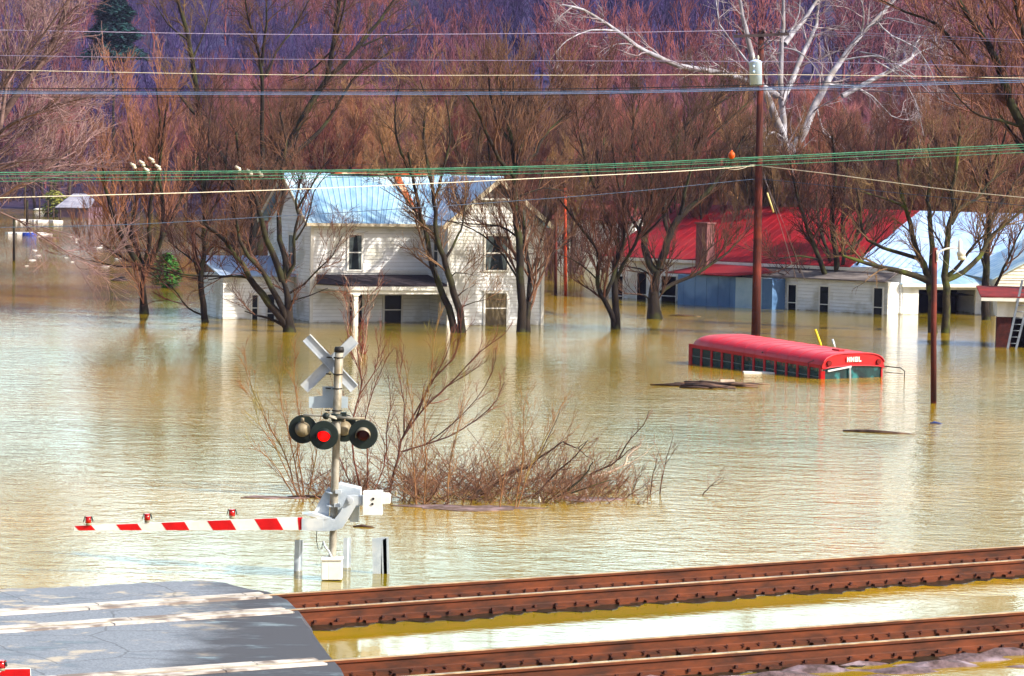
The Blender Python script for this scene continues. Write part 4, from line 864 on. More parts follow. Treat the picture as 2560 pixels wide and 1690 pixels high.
# ---------------------------------------------------------------- crossing signal
ALU=mat('aluminium_paint',(190,196,204),(160,168,178),scale=3,rough=.5,metal=.15,c3=(206,208,208),s3=1.4)
MASTM=mat('mast_paint',(180,176,166),(118,112,98),scale=3,rough=.5,metal=.2,c3=(112,98,72),s3=1.0)
BLK=mat('black_disc',(26,38,34),(18,26,26),scale=4,rough=.55)
BAND=mat('black_band',(34,30,28),(20,18,18),rough=.6)
GALV=mat('galvanised_steel',(196,206,216),(160,174,190),scale=4,rough=.45,metal=.25,c3=(214,218,220),s3=2)
WHT=mat('white_paint',(236,234,228),(214,212,206),scale=4,rough=.5)
REDP=mat('red_reflective',(208,12,16),(180,8,12),scale=4,rough=.45)
LENSR=mat('red_lens',(200,10,10),(170,6,8),scale=4,rough=.15,spec=.7)
LIT=mat('lit_red_lens',(255,10,8),(230,4,4),rough=.2,emit=((255,6,4),.75))
TAN=mat('lamp_housing',(150,138,112),(112,100,82),scale=4,rough=.5)
S0=P(829,1447); SD=S0[1]; SC=FPX/SD
sg=thing('crossing_signal',S0,'grey railway crossing signal mast with crossbuck back, four lamps and lowered barrier mechanism','railway signal')
def G(px,py,dy=0.0): return Q(px,py,SD+dy)   # dy: metres behind the mast plane
def cyl(mb,c,ax,r,l,n=24,mi=0):
    ax=np.array(ax,float)/np.linalg.norm(ax); mb.tube([np.array(c)-ax*l/2,np.array(c)+ax*l/2],r,n,mi)
mb=MB(); mb.tube([G(827,1460),G(832,1360),G(840,1120),G(842,1040),G(848,876)],[.062,.062,.066,.072,.072],16); mb.build('mast',MASTM,sg)
mb=MB(); mb.tube([G(847.6,880),G(848,873),G(848.1,867)],[.083,.083,.07],16); mb.build('mast_cap',BAND,sg)
def blade(a,b,wpx,dy,lip):
    a,b=np.array(a,float),np.array(b,float); t=(b-a)/np.linalg.norm(b-a); n=np.array([-t[1],t[0]])*wpx/2
    cs=[G(*(a-n),dy),G(*(b-n),dy),G(*(b+n),dy),G(*(a+n),dy)]
    mb=MB(); mb.prism(cs,(0,.008,0))
    for s in (-1,1):
        p,q=G(*(a+n*s*.86),dy-.014),G(*(b+n*s*.86),dy-.014); mb.beam(p,q,.012,.03,upv=(0,1,0))
    return mb.build('crossbuck_blade',ALU,sg)
blade((766,844),(886,972),27,.13,1); blade((887,849),(760,972),27,.17,1)
mb=MB(); mb.prism([G(x,y,.12) for x,y in ((772,1020),(772,992),(806,990),(806,966),(848,966),(848,990),(870,992),(870,1020))],(0,.006,0)); mb.build('track_count_plate',mat('plate_grey',(176,190,200),(158,172,184),scale=3,rough=.5),sg)
for (x,y) in ((846,894),(845,935.5),(843.5,971),(842,1026)):
    mb=MB(); mb.tube([G(x,y+1.5),G(x,y-1.5)],.082,16); mb.beam(G(x-18,y,.03),G(x-28,y-1,.1),.03,.02); mb.build('clamp_band',BAND,sg)
# lamp cross arm
mb=MB(); mb.tube([G(758,1038,-.02),G(800,1039,-.05),G(842,1042,-.08)],.017,8); mb.tube([G(842,1043,-.09),G(880,1046,-.09),G(912,1046,-.09)],.02,8); mb.tube([G(812,1040,-.1),G(842,1047,-.13)],.016,8)
mb.tube([G(858,1040,.12),G(900,1050,.16)],.02,8); mb.build('cross_arm',MASTM,sg)
mb=MB(); mb.ball(G(815,1040,-.09),.06,12); mb.box(*(lambda c:(c-np.array([.06,.06,.05]),c+np.array([.06,.06,.05])))(G(857,1038,.02))); mb.tube([G(842,1052,-.0),G(842.5,1034,.0)],.095,16); mb.build('junction_casting',BLK,sg)
def lamp(px,py,r,dy,face,lit,name='lamp'):
    """face=-1 towards the viewer, +1 away"""
    c=G(px,py,dy); f=np.array([.06*0,face,0.0]); mb=MB(); cyl(mb,c,f,r/SC,.02,40); 
    mb.tube([c+f*.01+np.array([0,0,0]),c+f*.018],[r/SC,r/SC-.012],40)
    o=mb.build(name,BLK,sg)
    if face<0:
        m2=MB(); q=c+f*.014; m2.tube([q,q+f*.02,q+f*.03],[.108,.1,.05],28); m2.build('lens',LIT if lit else mat('dull_red_lens',(74,8,10),(52,6,8),scale=4,rough=.3),o)
        # hood over the lens: open half tube
        vs=[];fs=[]; K=18
        for s in (0,1):
            for rr in (.118,.124):
                for k in range(K+1):
                    th=math.pi*(-.12+1.24*k/K); L=.02+.2*s*(0.55+.45*math.sin(th)) if s else 0.0
                    vs.append(q+f*L+np.array([rr*math.cos(th),0,rr*math.sin(th)])-np.array([0,0,.12*L]))
        m=K+1
        for k in range(K): 
            fs+=[(k,k+1,2*m+k+1,2*m+k),(m+k+1,m+k,3*m+k,3*m+k+1),(2*m+k,2*m+k+1,3*m+k+1,3*m+k)]
        m3=MB(); m3.add(vs,fs,0,True); m3.build('hood',BLK if lit else MASTM,o)
    m4=MB(); b=-f
    m4.tube([c+b*.012,c+b*.03,c+b*.1,c+b*.16,c+b*.18],[.125,.13,.115,.07,.02],24); m4.tube([c+b*.08+np.array([0,0,.1]),c+b*.08+np.array([0,0,.2])],.028,10)
    m4.build('housing',TAN,o)
    return o
lamp(757,1073,36,.14,1,False); lamp(860,1070,35,.2,1,False)
lamp(810,1088,36.5,-.16,-1,True)['label']='flashing lamp showing its bright red lens'
lamp(908,1086,37,-.16,-1,False)['label']='unlit lamp with dark red lens under a pale hood'
# barrier mechanism
mb=MB() # housing behind mast
mb.prism([G(x,y,.08) for x,y in ((833,1238),(836,1217),(848,1209),(902,1222),(902,1262),(880,1300),(845,1300),(833,1260))],(0,.3,0)); mb.build('gear_housing',GALV,sg,bevel=.012)
mb=MB(); mb.prism([G(x,y,.05) for x,y in ((815,1225),(822,1217),(826,1222),(822,1297),(780,1290),(800,1250))],(0,.05,0)); mb.build('rear_arm_bracket',GALV,sg)
mb=MB()
sh1=[(808,1298),(836,1298),(850,1280),(868,1240),(884,1238),(904,1240),(904,1262),(890,1264),(868,1302),(856,1320),(836,1327),(808,1328)]
mb.prism([G(x,y,-.2) for x,y in sh1],(0,.08,0)); mb.build('arm_bracket',GALV,sg,bevel=.006)
mb=MB(); mb.prism([G(x,y,-.21) for x,y in ((754,1297),(808,1296),(808,1328),(754,1325))],(0,.03,0)); mb.prism([G(x,y,-.2) for x,y in ((755,1285),(780,1283),(830,1297),(806,1302),(790,1294))],(0,.25,0)); mb.build('arm_socket',GALV,sg)
mb=MB(); cyl(mb,G(875,1251,-.22),(0,1,0),.055,.06,20); cyl(mb,G(874,1250,-.25),(0,1,0),.03,.03,16); mb.build('pivot_hub',ALU,sg)
mb=MB(); mb.prism([G(x,y,-.19) for x,y in ((904,1240),(916,1240),(916,1264),(892,1264))],(0,.2,0)); mb.prism([G(x,y,.02) for x,y in ((878,1270),(898,1266),(896,1305),(874,1305))],(0,.2,0)); mb.build('side_arm',GALV,sg)
mb=MB(); mb.prism([G(x,y,-.24) for x,y in ((907,1230),(956,1229),(955,1289),(906,1289))],(.0,.26,0)); o=mb.build('counterweight',WHT,sg,bevel=.008)
m2=MB()
for (x,y) in ((933,1247),(931,1260)): cyl(m2,G(x,y,-.245),(0,1,0),.022,.02,12)
m2.build('bolt',BAND,o)
mb=MB(); mb.prism([G(x,y,-.2) for x,y in ((957,1235),(972,1235),(976,1240),(975,1260),(956,1261))],(0,.2,0)); mb.build('counterweight_block',WHT,sg,bevel=.008)
mb=MB()
for y in (1232,1265): mb.tube([G(825+1,y+2),G(825.5+1,y-2)],.075,12)
mb.box(*(lambda c:(c-np.array([.05,.04,.03]),c+np.array([.05,.1,.03])))(G(846,1229,-.06))); mb.box(*(lambda c:(c-np.array([.05,.04,.03]),c+np.array([.05,.1,.03])))(G(843,1263,-.06))); mb.build('mounting_clamp',GALV,sg)
mb=MB(); mb.tube([G(792,1326,-.1),G(791,1350,-.1),G(796,1374,-.1),G(804,1372,-.1),G(808,1352,-.08)],.006,6); mb.build('cable',BAND,sg)
mb=MB(); mb.tube([G(808,1352,-.09),G(812,1366,-.1),G(822,1378,-.12),G(829,1392,-.12),G(831,1404,-.12)],.017,8); mb.build('conduit',ALU,sg)
mb=MB(); mb.prism([G(x,y,-.24) for x,y in ((819,1402),(854,1401),(854,1450),(820,1450))],(0,.3,0)); mb.prism([G(x,y,-.24) for x,y in ((819,1402),(804,1402),(803,1450),(820,1450))],(0,.25,0)); mb.prism([G(x,y,-.26) for x,y in ((802,1397),(856,1397),(856,1402),(802,1402))],(0,.34,0)); mb.build('junction_box',WHT,sg,bevel=.008)
# the lowered arm
def arm_obj(root,x0,x1,yb0,yb1,yt0,yt1,dy0,dy1,stripes,joint=True):
    mb=MB()
    def A_(t,k,d): # t along 0..1 from tip to root, k 0 bottom 1 top
        x=x0+(x1-x0)*t; yb=yb0+(yb1-yb0)*t; yt=yt0+(yt1-yt0)*t; return G(x,yb+(yt-yb)*k,dy0+(dy1-dy0)*t+d)
    mb.prism([A_(0,0,0),A_(1,0,0),A_(1,1,0),A_(0,1,0)],(0,.04,0))
    for (b0,b1,sh) in stripes:
        w=x1-x0; q=[A_((b0+sh-x0)/w,0,-.004),A_((b1+sh-x0)/w,0,-.004),A_((b1-x0)/w,1,-.004),A_((b0-x0)/w,1,-.004)]
        q=[p for p in q]; mb.prism(q,(0,.003,0),1)
    return mb.build('barrier_arm',[WHT,REDP],root)
arm=arm_obj(sg,186,756,1326,1325,1315,1293,-.1,-.19,[(186,228,11),(290,343,12),(403,461,13),(518,576,15),(636,692,17),(744,756,3)])
def tip_lamp(px,py,lit,s=1.0,G_=G,par=None):
    o=MB(); o.tube([G_(px,py,-.1),G_(px,py-6*s,-.1)],.045*s,14); 
    o=o.build('arm_lamp',TAN,par)
    m2=MB(); m2.tube([G_(px,py-6*s,-.1),G_(px,py-20*s,-.1)],.05*s,16); m2.tube([G_(px,py-20*s,-.1),G_(px,py-22*s,-.1)],[.06*s,.04*s],16); m2.build('lens',LENSR,o)
    m3=MB()
    for sx in (-1,1):
        p=G_(px+sx*8*s,py-22*s,-.1); q=G_(px+sx*12*s,py-9*s,-.1); m3.beam(p,q,.07*s,.01,upv=(1,0,0))
    m3.build('shade',BAND,o); return o
tip_lamp(221,1313,1,1,G,sg); tip_lamp(368,1306,0,1,G,sg); tip_lamp(580,1296,1,1.05,G,sg)
# second barrier arm end, bottom left, belonging to the near side of the crossing
S1=P(20,1740,0); sg2=thing('crossing_barrier',(S1[0],S1[1],0),'second crossing barrier arm reaching in at the bottom left corner, red end and red lamp','railway barrier')
D2=S1[1]; G2=lambda px,py,dy=0.0: Q(px,py,D2+dy)
mb=MB(); 
def A2(x,y,d=0): return G2(x,y,d)
mb.prism([A2(-260,1712),A2(76,1702),A2(75,1672),A2(-260,1676)],(0,.05,0),0)
mb.prism([A2(-30,1706,-.004),A2(76.5,1702.5,-.004),A2(75.5,1672,-.004),A2(10,1673,-.004)],(0,.003,0),1); mb.build('barrier_arm',[WHT,REDP],sg2)
mb=MB(); mb.tube([G2(-200,1800,.2),G2(-200,1650,.2)],.07,12); mb.build('support_post',MASTM,sg2)
tip_lamp(3,1676,0,1.15,G2,sg2)
# steel guard posts (H-section)
for (x0,x1,yt,yb,lab) in ((735,757,1350,1428,'short grey steel guard post left of the signal base'),(857,877,1345,1420,'short grey steel guard post just right of the signal junction box'),(942,970,1343,1434,'wider grey channel-section guard post, rightmost of the three')):
    c=P((x0+x1)/2,yb); dd=c[1]; wd=(x1-x0)/(FPX/dd); root=None; mb=MB()
    K=lambda px,py,e=0:Q(px,py,dd+e)
    xm=x0+(x1-x0)*.5
    top=yt
    if x1-x0<25:
        mb.prism([K(x0-1,yb+14),K(xm,yb+14),K(xm+2,top),K(x0+2,top)],(0,.012,0)); mb.prism([K(xm,yb+14,-.0),K(x1-2,yb+14,.1),K(x1+1,top+1,.1),K(xm+2,top,0)],(0,.012,0)); mb.beam(K(xm+1,yb+14,.05),K(xm+2,top,.05),.01,.12)
    else:
        mb.beam(K(x0+2,yb+14,-.02),K(x0,top+2,-.02),.02,.16); mb.beam(K(x1-3,yb+14,-.02),K(x1-6,top,-.02),.02,.1); mb.prism([K(x0+4,yb+14,.05),K(x1-4,yb+14,.05),K(x1-6,top,.05),K(x0+2,top+2,.05)],(0,.014,0))
        mb.prism([K(x0+10,yb+14,-.03),K(x1-2,yb+14,-.03),K(x1-4,top+2,-.03),K(x0+12,top+8,-.03)],(0,.012,0))
    tag(mb.build('guard_post',GALV,None,(c[0],c[1],0)),lab,'post')
# ================================================================ POLES, LAMP, WIRES
POLE=mat('creosote_pole',(84,34,26),(46,22,18),scale=1.4,rough=.85,stretch=(3,3,.3),bump=.004,c3=(112,44,30),s3=.8)
PORC=mat('porcelain',(214,210,196),(170,160,140),scale=4,rough=.35)
U0=P(1889,846); UD=U0[1]; UQ=lambda x,y,d=0: Q(x,y,UD+d)
up_=thing('utility_pole',U0,'tall dark red-brown utility pole behind the bus, with a crossarm and a pale transformer can','utility pole')
us_=FPX/UD
mb=MB(); mb.tube([UQ(1889,860),UQ(1892,700),UQ(1897,430),UQ(1903,76)],[11.5/us_,11/us_,9.5/us_,7/us_],16); mb.build('mast',POLE,up_)
ARM=mat('weathered_arm',(74,62,66),(46,38,42),scale=3,rough=.9)
mb=MB(); mb.beam(UQ(1835,91,-.15),UQ(1972,85,-.15),.1,.12); mb.build('crossarm',ARM,up_)
mb=MB(); mb.beam(UQ(1905,122,-.17),UQ(1945,92,-.17),.04,.05); mb.beam(UQ(1898,122,-.17),UQ(1925,92,-.17),.04,.05); mb.beam(UQ(1903,118,-.17),UQ(1870,92,-.17),.03,.04); mb.build('arm_brace',ARM,up_)
for x in (1842,1858,1910,1928,1948,1965):
    p=UQ(x,84,-.15); mb=MB(); mb.tube([p,p+np.array([0,0,.06]),p+np.array([0,0,.1]),p+np.array([0,0,.17])],[.03,.055,.045,.02],10); mb.build('insulator',mat('dark_insulator',(60,34,34),(40,24,26),rough=.3),up_)
mb=MB(); c0,c1=UQ(1890,214,-.35),UQ(1889,156,-.35); mb.tube([c0,c0*.02+c1*.98,c1,UQ(1889,152,-.35),UQ(1889,149,-.35)],[15.5/us_,15.5/us_,17/us_,13/us_,4/us_],24)
for y in (166,180): mb.ball(UQ(1884,y,-.35-15.5/us_),.05,8)
can=mb.build('transformer_can',mat('pale_blue_paint',(196,222,250),(176,206,240),scale=1,rough=.45),up_)
mb=MB(); 
for k in (-6,6): 
    p=UQ(1889+k,150,-.35); mb.tube([p,p+np.array([0,0,.1]),p+np.array([0,0,.2])],[.04,.05,.02],10)
mb.build('bushing',PORC,can)
mb=MB(); mb.tube([UQ(1886,148,-.35),UQ(1893,125,-.25),UQ(1908,105,-.15)],.012,6); mb.tube([UQ(1912,150,-.1),UQ(1914,170,-.1),UQ(1910,200,-.1)],.012,6); mb.build('lead_wire',ARM,up_)
# guy wires with a yellow-white guard
gy=thing('guy_wire',UQ(1912,430),'thin guy wires slanting down right from the utility pole','guy wire')
mb=MB(); mb.tube([UQ(1908,430),UQ(1950,560,3),UQ(1993,705,6)],.012,5); mb.build('wire',mat('wire_grey',(150,140,150),(120,110,120)),gy); mb=MB(); mb.tube([UQ(1908,440),UQ(1960,560,2),UQ(2012,700,5)],.01,5); mb.build('wire',mat('wire_grey',(0,0,0)),gy)
mb=MB(); mb.tube([UQ(1918,482),UQ(1934,531)],.035,8); mb.build('guard_sleeve',mat('cream_plastic',(230,214,150),(210,190,120)),gy)

def pole(px,py,py1,px1,wpx,label,m=POLE,cat='pole'):
    B=P(px,py); D=B[1]; mb=MB(); r=wpx/2/(FPX/D); mb.tube([Q(px,py+10,D),Q((px+px1)/2,(py+py1)/2,D),Q(px1,py1,D)],[r,r*.95,r*.85],14)
    return tag(mb.build('pole',m,None,(B[0],B[1],0)),label,cat)
pole(1389,738,520,1390,8,'dark brown wooden pole left of the bright orange-red one, beyond the house')
pole(1414,740,470,1413,8,'bright orange-red pole standing in the water beyond the house',mat('orange_pole',(186,66,24),(130,44,20),scale=2,rough=.8))
pole(35,652,540,35,7,'dark mooring post farthest left, beyond the left open water',BARK)
pole(68,575,500,68,7,'dark post beside the floating blue drum',BARK)
for i,(x,y,t) in enumerate(((99,545,495),(120,546,500),(134,547,520),(151,549,524))): pole(x,y,t,x,4,['reddish post under the small white boat shape','slim dark post just left of the yellow-green shrub','light brown post below the yellow-green shrub','short dark post at the left side of the far cabin'][i],BARK2)
# street lamp
L0=P(2334,1008); LD=L0[1]; LQ=lambda x,y,d=0:Q(x,y,LD+d); ls=FPX/LD
sl_o=thing('street_lamp',L0,'short red-brown pole rising from the water with a white curved arm and bell lamp','street lamp')
mb=MB(); mb.tube([LQ(2334,1020),LQ(2334,820),LQ(2337,619)],[7.6/ls,7.4/ls,6.6/ls],14); mb.build('post',POLE,sl_o)
mb=MB(); mb.tube([LQ(2343,650,-.1),LQ(2344,636,-.1),LQ(2350,628,-.1),LQ(2365,622,-.1),LQ(2380,619.5,-.1),LQ(2397,620,-.1)],.03,10); mb.beam(LQ(2343,625,-.09),LQ(2343,655,-.09),.04,.05); mb.build('bracket_arm',WHT,sl_o)
mb=MB(); mb.tube([LQ(2403,640,-.1),LQ(2403,630,-.1),LQ(2401,626,-.1),LQ(2400,622,-.1),LQ(2400,604,-.1),LQ(2400,597,-.1)],[10/ls,12/ls,7/ls,5/ls,5/ls,2/ls],20); mb.build('lamp_housing',WHT,sl_o)
mb=MB(); mb.tube([LQ(2404,650,-.1),LQ(2404,640,-.1)],[9/ls,11/ls],20); mb.build('lamp_glass',mat('frosted_glass',(210,206,180),(190,184,160),rough=.3),sl_o)
mb=MB(); mb.tube([LQ(2322,640,.05),LQ(2330,632,.08),LQ(2345,634,.08),LQ(2375,668,.05),LQ(2440,712,.0)],.008,5); mb.build('service_wire',mat('wire_pale',(190,186,170),(150,146,134)),sl_o)

def wire(pts,D,r,m,label,D2=None,group=None):
    """pts photo pixels from left to right, D depth at left end, D2 at right; extended out of frame"""
    D2=D2 or D; pts=list(pts)
    if pts[0][0]<0: a,b=pts[0],pts[1]; pts=[(a[0]-900,a[1]-(b[1]-a[1])/(b[0]-a[0])*900)]+pts
    if pts[-1][0]>2560: a,b=pts[-1],pts[-2]; pts=pts+[(a[0]+900,a[1]+(a[1]-b[1])/(a[0]-b[0])*900)]
    q=resample([np.array(p,float) for p in pts],6); x0,x1=pts[0][0],pts[-1][0]
    W=[Q(p[0],p[1],D+(D2-D)*(p[0]-x0)/(x1-x0)) for p in q]; mb=MB(); mb.tube(W,r,6)
    return tag(mb.build('overhead_wire',m,None,W[0]),label,'wire',group)
GRW=mat('green_wire',(86,150,122),(58,108,88),scale=6,rough=.5); WHW=mat('white_wire',(236,226,206),(206,196,176),scale=6,rough=.5); BLW=mat('blue_wire',(64,84,110),(40,56,82),scale=6,rough=.5)
BKW=mat('black_wire',(26,26,38),(16,16,24),rough=.6); LVW=mat('lilac_wire',(150,140,172),(120,112,146),rough=.5); BBW=mat('steelblue_wire',(110,134,176),(84,106,150),rough=.5)
def yy(*a): return [(x,y) for x,y in a]
wire([(-60,432),(600,428),(1000,423),(1500,411),(1960,390),(2620,358)],64,.016,GRW,'topmost and thickest of the bright green wires crossing in front of the house roof')
wire([(-60,437),(600,432),(1000,426),(1500,415),(1960,394),(2620,363)],64.4,.009,GRW,'thin green wire tucked right under the thickest green one')
wire([(-60,446),(600,440),(1000,432),(1500,420),(1960,400),(2620,370)],64.8,.009,GRW,'middle green wire, second gap below the thickest green one')
wire([(-60,454),(600,448),(1000,440),(1500,429),(1960,410),(2620,378)],65.2,.009,GRW,'lowest green wire, just above the white wire')
wire([(-60,496),(600,478),(1000,462),(1400,443),(1700,428),(1895,414)],98,.018,WHW,'white service wire from the left edge to the utility pole',UD)
wire([(1895,414),(2050,432),(2200,452),(2400,478),(2620,500)],UD,.018,WHW,'white service wire running down right from the utility pole',96)
wire([(1810,419),(1835,424),(1860,420),(1875,413),(1893,413)],UD-.3,.014,WHW,'short slack loop of white wire left of the utility pole')
wire([(-60,570),(300,562),(600,546),(1000,522),(1500,486),(1893,447)],92,.014,BLW,'lone dark blue wire sagging lowest, left of the utility pole',UD)
wire([(1895,447),(2000,457),(2200,478),(2400,498),(2620,520)],UD,.012,BLW,'lowest thin wire running down right from the utility pole',98)
wire([(-60,220),(700,223),(1400,222),(1900,212),(2620,186)],70,.012,BKW,'black wire at the top of the blue bundle above the houses')
for i,(o,m,l) in enumerate(((6,BLW,'dark blue strand, upper of the bundle below the black wire'),(9,BBW,'steel blue strand in the middle of the bundle'),(12.5,BBW,'steel blue strand, lowest of the tight bundle'))):
    wire([(-60,221+o),(700,224+o),(1400,222+o),(1900,212+o),(2620,187+o*1.3)],70.3+i*.3,.011,m,l)
wire([(-60,242),(700,243),(1400,238),(1900,226),(2620,236)],71,.007,BKW,'thin black wire hanging just below the blue bundle')
wire([(-60,74),(700,86),(1400,83),(1845,76)],96,.013,LVW,'uppermost lilac wire from the left edge to the crossarm',UD)
wire([(1965,77),(2200,84),(2400,93),(2620,103)],UD,.013,LVW,'upper of two thin wires leaving the crossarm to the right',100)
wire([(1950,80),(2200,90),(2400,99),(2620,109)],UD,.011,LVW,'lower of two thin wires leaving the crossarm to the right',100)
wire([(-60,138),(700,148),(1400,152),(2000,155),(2620,169)],80,.009,LVW,'pale thin wire passing behind the transformer can at its top')
wire([(-60,174),(700,187),(1400,188),(2000,187),(2620,196)],80,.009,WHW,'pale thin wire crossing just above the blue bundle')
wire([(1895,218),(2100,225),(2300,231),(2620,238)],UD,.010,LVW,'pale wire running right from below the transformer can',100)
wire([(-60,417),(300,419),(620,420),(900,412),(1500,396),(1960,362)],120,.01,BKW,'thin black wire barely visible just above the green wires',125)
# insulator clusters on two hidden pole tops
for (x,y,D,lb) in ((365,408,118,'cluster of white insulators on a crossarm above the straight-trunked tree'),(620,430,112,'cluster of white insulators on a crossarm above the mossy tree, by the roof'),(40,407,135,'single white insulator near the left edge above the green wires')):
    c=Q(x,y,D); rt_=thing('insulator_cluster',c,lb,'insulators'); s=D/FPX
    pts=[(-32,4),(-10,-2),(14,-10),(30,8),(2,16)] if x!=40 else [(0,0)]
    if x==620: pts=[(-24,-10),(4,-2),(30,2),(-2,20)]
    for (a,b) in pts:
        p=Q(x+a,y+b,D-.1); mb=MB(); mb.tube([p-np.array([.13,0,-.08]),p-np.array([.03,0,0]),p+np.array([.1,0,-.05])],[.04,.07,.05],8); mb.ball(p+np.array([.06,0,-.12]),.09,8,sq=(1,1,.8)); mb.build('insulator',PORC,rt_)
    if len(pts)>1:
        mb=MB(); mb.beam(Q(x-36,y+6,D),Q(x+36,y+12,D),.06,.07); mb.beam(Q(x-2,y+2,D+.08),Q(x-2,y+40,D+.08),.16,.16); mb.build('crossarm',BARK2,rt_)
# orange marker on the green wires
mb=MB(); c=Q(1829,388,64.0); mb.ball(c,.085,14,sq=(.95,.95,1.1)); mb.tube([c+np.array([0,0,.07]),c+np.array([0,0,.12])],.02,8)
tag(mb.build('marker_ball',mat('orange_plastic',(220,92,14),(180,70,10),rough=.5),None,c),'small orange marker sitting on the green wires left of the utility pole','marker')

# ================================================================ FLOODED BUS
BR=mat('bus_red_paint',(196,16,42),(168,12,34),scale=.8,rough=.42,spec=.5,bump=.01,bscale=2.2,c3=(190,44,62),s3=.8); BRD=mat('bus_red_front',(190,16,22),(160,14,20),scale=2,rough=.5)
BG_=mat('bus_glass',(52,74,72),(28,44,46),scale=.6,rough=.15,spec=.4)
C0=P(2052,948); byaw=R(-56.5)
# local frame: u along the bus from front to rear is -u; u axis = heading (front)
hd=np.array([math.cos(byaw),math.sin(byaw),0]); sd_=np.array([-hd[1],hd[0],0]) # sd_ = left->far side
tilt=R(-1.9)
def bpnt(u,v,z): # u: metres behind the front (positive to the rear), v: 0 near side .. W far side, z above water
    h=z+ (u*math.tan(-tilt)); return C0-hd*u+sd_*v+np.array([0,0,h])
BL,BW=7.4,2.75
bus=thing('school_bus',C0,'red school bus sunk to its windows beside the utility pole','bus')
# roof: arched shell, rounded at the rear
z_w1=.38; NA=16; rise=.46
def arch(t): # t 0..1 near side to far side -> v,z
    th=math.pi*t; return BW/2-(BW/2+.0)*math.copysign(abs(math.cos(th))**.62,math.cos(th)), z_w1+.03+rise*math.sin(th)**.72
mb=MB(); us_l=[-.03,.05,.25,.6]+[.6+ (BL-1.2)*k/10 for k in range(1,11)]+[BL-.4,BL-.2,BL-.05,BL]
sc_=[.97,1,1,1]+[1]*10+[.96,.85,.68,.45]
vs=[]
for u,s in zip(us_l,sc_):
    for k in range(NA+1):
        v,z=arch(k/NA); v=BW/2+(v-BW/2)*(1-(1-s)*.35); z=z_w1+(z-z_w1)*s; vs.append(bpnt(u,v,z))
m=NA+1; fs=[(i*m+k,i*m+k+1,(i+1)*m+k+1,(i+1)*m+k) for i in range(len(us_l)-1) for k in range(NA)]
mb.add(vs,fs,0,True); e=(len(us_l)-1)*m
mb.f.append(tuple(range(e,e+m))); mb.mi.append(0); mb.sm.append(False)
mb.build('roof',BR,bus)
mb=MB() # seams across the roof
for u in [.62+.6*k for k in range(10)]:
    mb.tube([bpnt(u,*(lambda q:(q[0],q[1]+.004))(arch(k/NA))) for k in range(NA+1)],.005,4,cap=False)
mb.build('roof_seam',mat('bus_seam',(196,24,46),(180,20,42),rough=.6),bus)
mb=MB() # pillars & lower body
mb.prism([bpnt(0,.02,-.7),bpnt(BL,.02,-.7),bpnt(BL,.02,-.23),bpnt(0,.02,-.23)],sd_*.04)
mb.prism([bpnt(0.0,.0,z_w1-.02),bpnt(BL,.0,z_w1-.02),bpnt(BL,.0,z_w1+.1),bpnt(0,.0,z_w1+.1)],sd_*.05)
pit=(BL-.2)/12
for k in range(13):
    u=.06+k*pit; mb.prism([bpnt(u-.045,-.01,-.6),bpnt(u+.045,-.01,-.6),bpnt(u+.045,-.01,z_w1+.02),bpnt(u-.045,-.01,z_w1+.02)],sd_*.06)
    mb.prism([bpnt(u-.045,BW-.05,-.4),bpnt(u+.045,BW-.05,-.4),bpnt(u+.045,BW-.05,z_w1+.02),bpnt(u-.045,BW-.05,z_w1+.02)],sd_*.06)
mb.prism([bpnt(BL-.06,0,-.4),bpnt(BL-.06,BW,-.4),bpnt(BL-.06,BW,z_w1+.1),bpnt(BL-.06,0,z_w1+.1)],-hd*.06)
mb.build('body',BRD,bus)
CUR=[None,None,mat('bus_clutter_tan',(170,110,50),(120,80,40)),None,mat('bus_clutter_yellow',(170,150,60),(110,90,40)),mat('bus_clutter_blue',(140,180,210),(90,130,180)),mat('bus_clutter_white',(180,190,180),(130,140,130)),None,None,None,None,None]
for k in range(12):
    ua,ub=.105+k*pit,.015+(k+1)*pit; mb=MB(); mb.prism([bpnt(ua,.03,-.23),bpnt(ub,.03,-.23),bpnt(ub,.03,z_w1-.02),bpnt(ua,.03,z_w1-.02)],sd_*.01)
    gm=bpy.data.materials.get('bus_side_glass')
    if not gm:
        gm=bpy.data.materials.new('bus_side_glass'); gm.use_nodes=True; b_=gm.node_tree.nodes['Principled BSDF']; b_.inputs['Base Color'].default_value=lin((96,128,124)); b_.inputs['Transmission Weight'].default_value=.75; b_.inputs['Roughness'].default_value=.12; b_.inputs['IOR'].default_value=1.1
    wn=mb.build('side_window',gm,bus)
    mb=MB(); mb.prism([bpnt(ua,.02,.05),bpnt(ub,.02,.05),bpnt(ub,.02,.075),bpnt(ua,.02,.075)],sd_*.03); mb.build('window_bar',mat('bus_bar',(120,130,128),(90,100,98),rough=.4),wn)
# seats and clutter inside, dark floor line
mb=MB()
for k in range(9):
    u=.9+k*.62; mb.prism([bpnt(u,.2,-.6),bpnt(u,1.0,-.6),bpnt(u,1.0,-.02),bpnt(u,.2,-.02)],-hd*.1); mb.prism([bpnt(u,1.25,-.6),bpnt(u,2.05,-.6),bpnt(u,2.05,-.02),bpnt(u,1.25,-.02)],-hd*.1)
mb.build('seats',mat('seat_vinyl',(46,60,56),(30,40,38),rough=.6),bus)
for i,(u,v,z,cm) in enumerate(((3.9,.14,.0,CUR[5]),(4.55,.16,.1,CUR[4]),(5.75,.15,.15,CUR[2]),(3.3,.14,.06,CUR[6]))):
    mb=MB(); mb.box((-.16,-.1,-.16),(.16,.12,.16),lambda x,y,zz:bpnt(u+x+.2*y,v+y,z+zz+.3*x)); mb.build('cargo_box',cm,bus,bevel=.03)
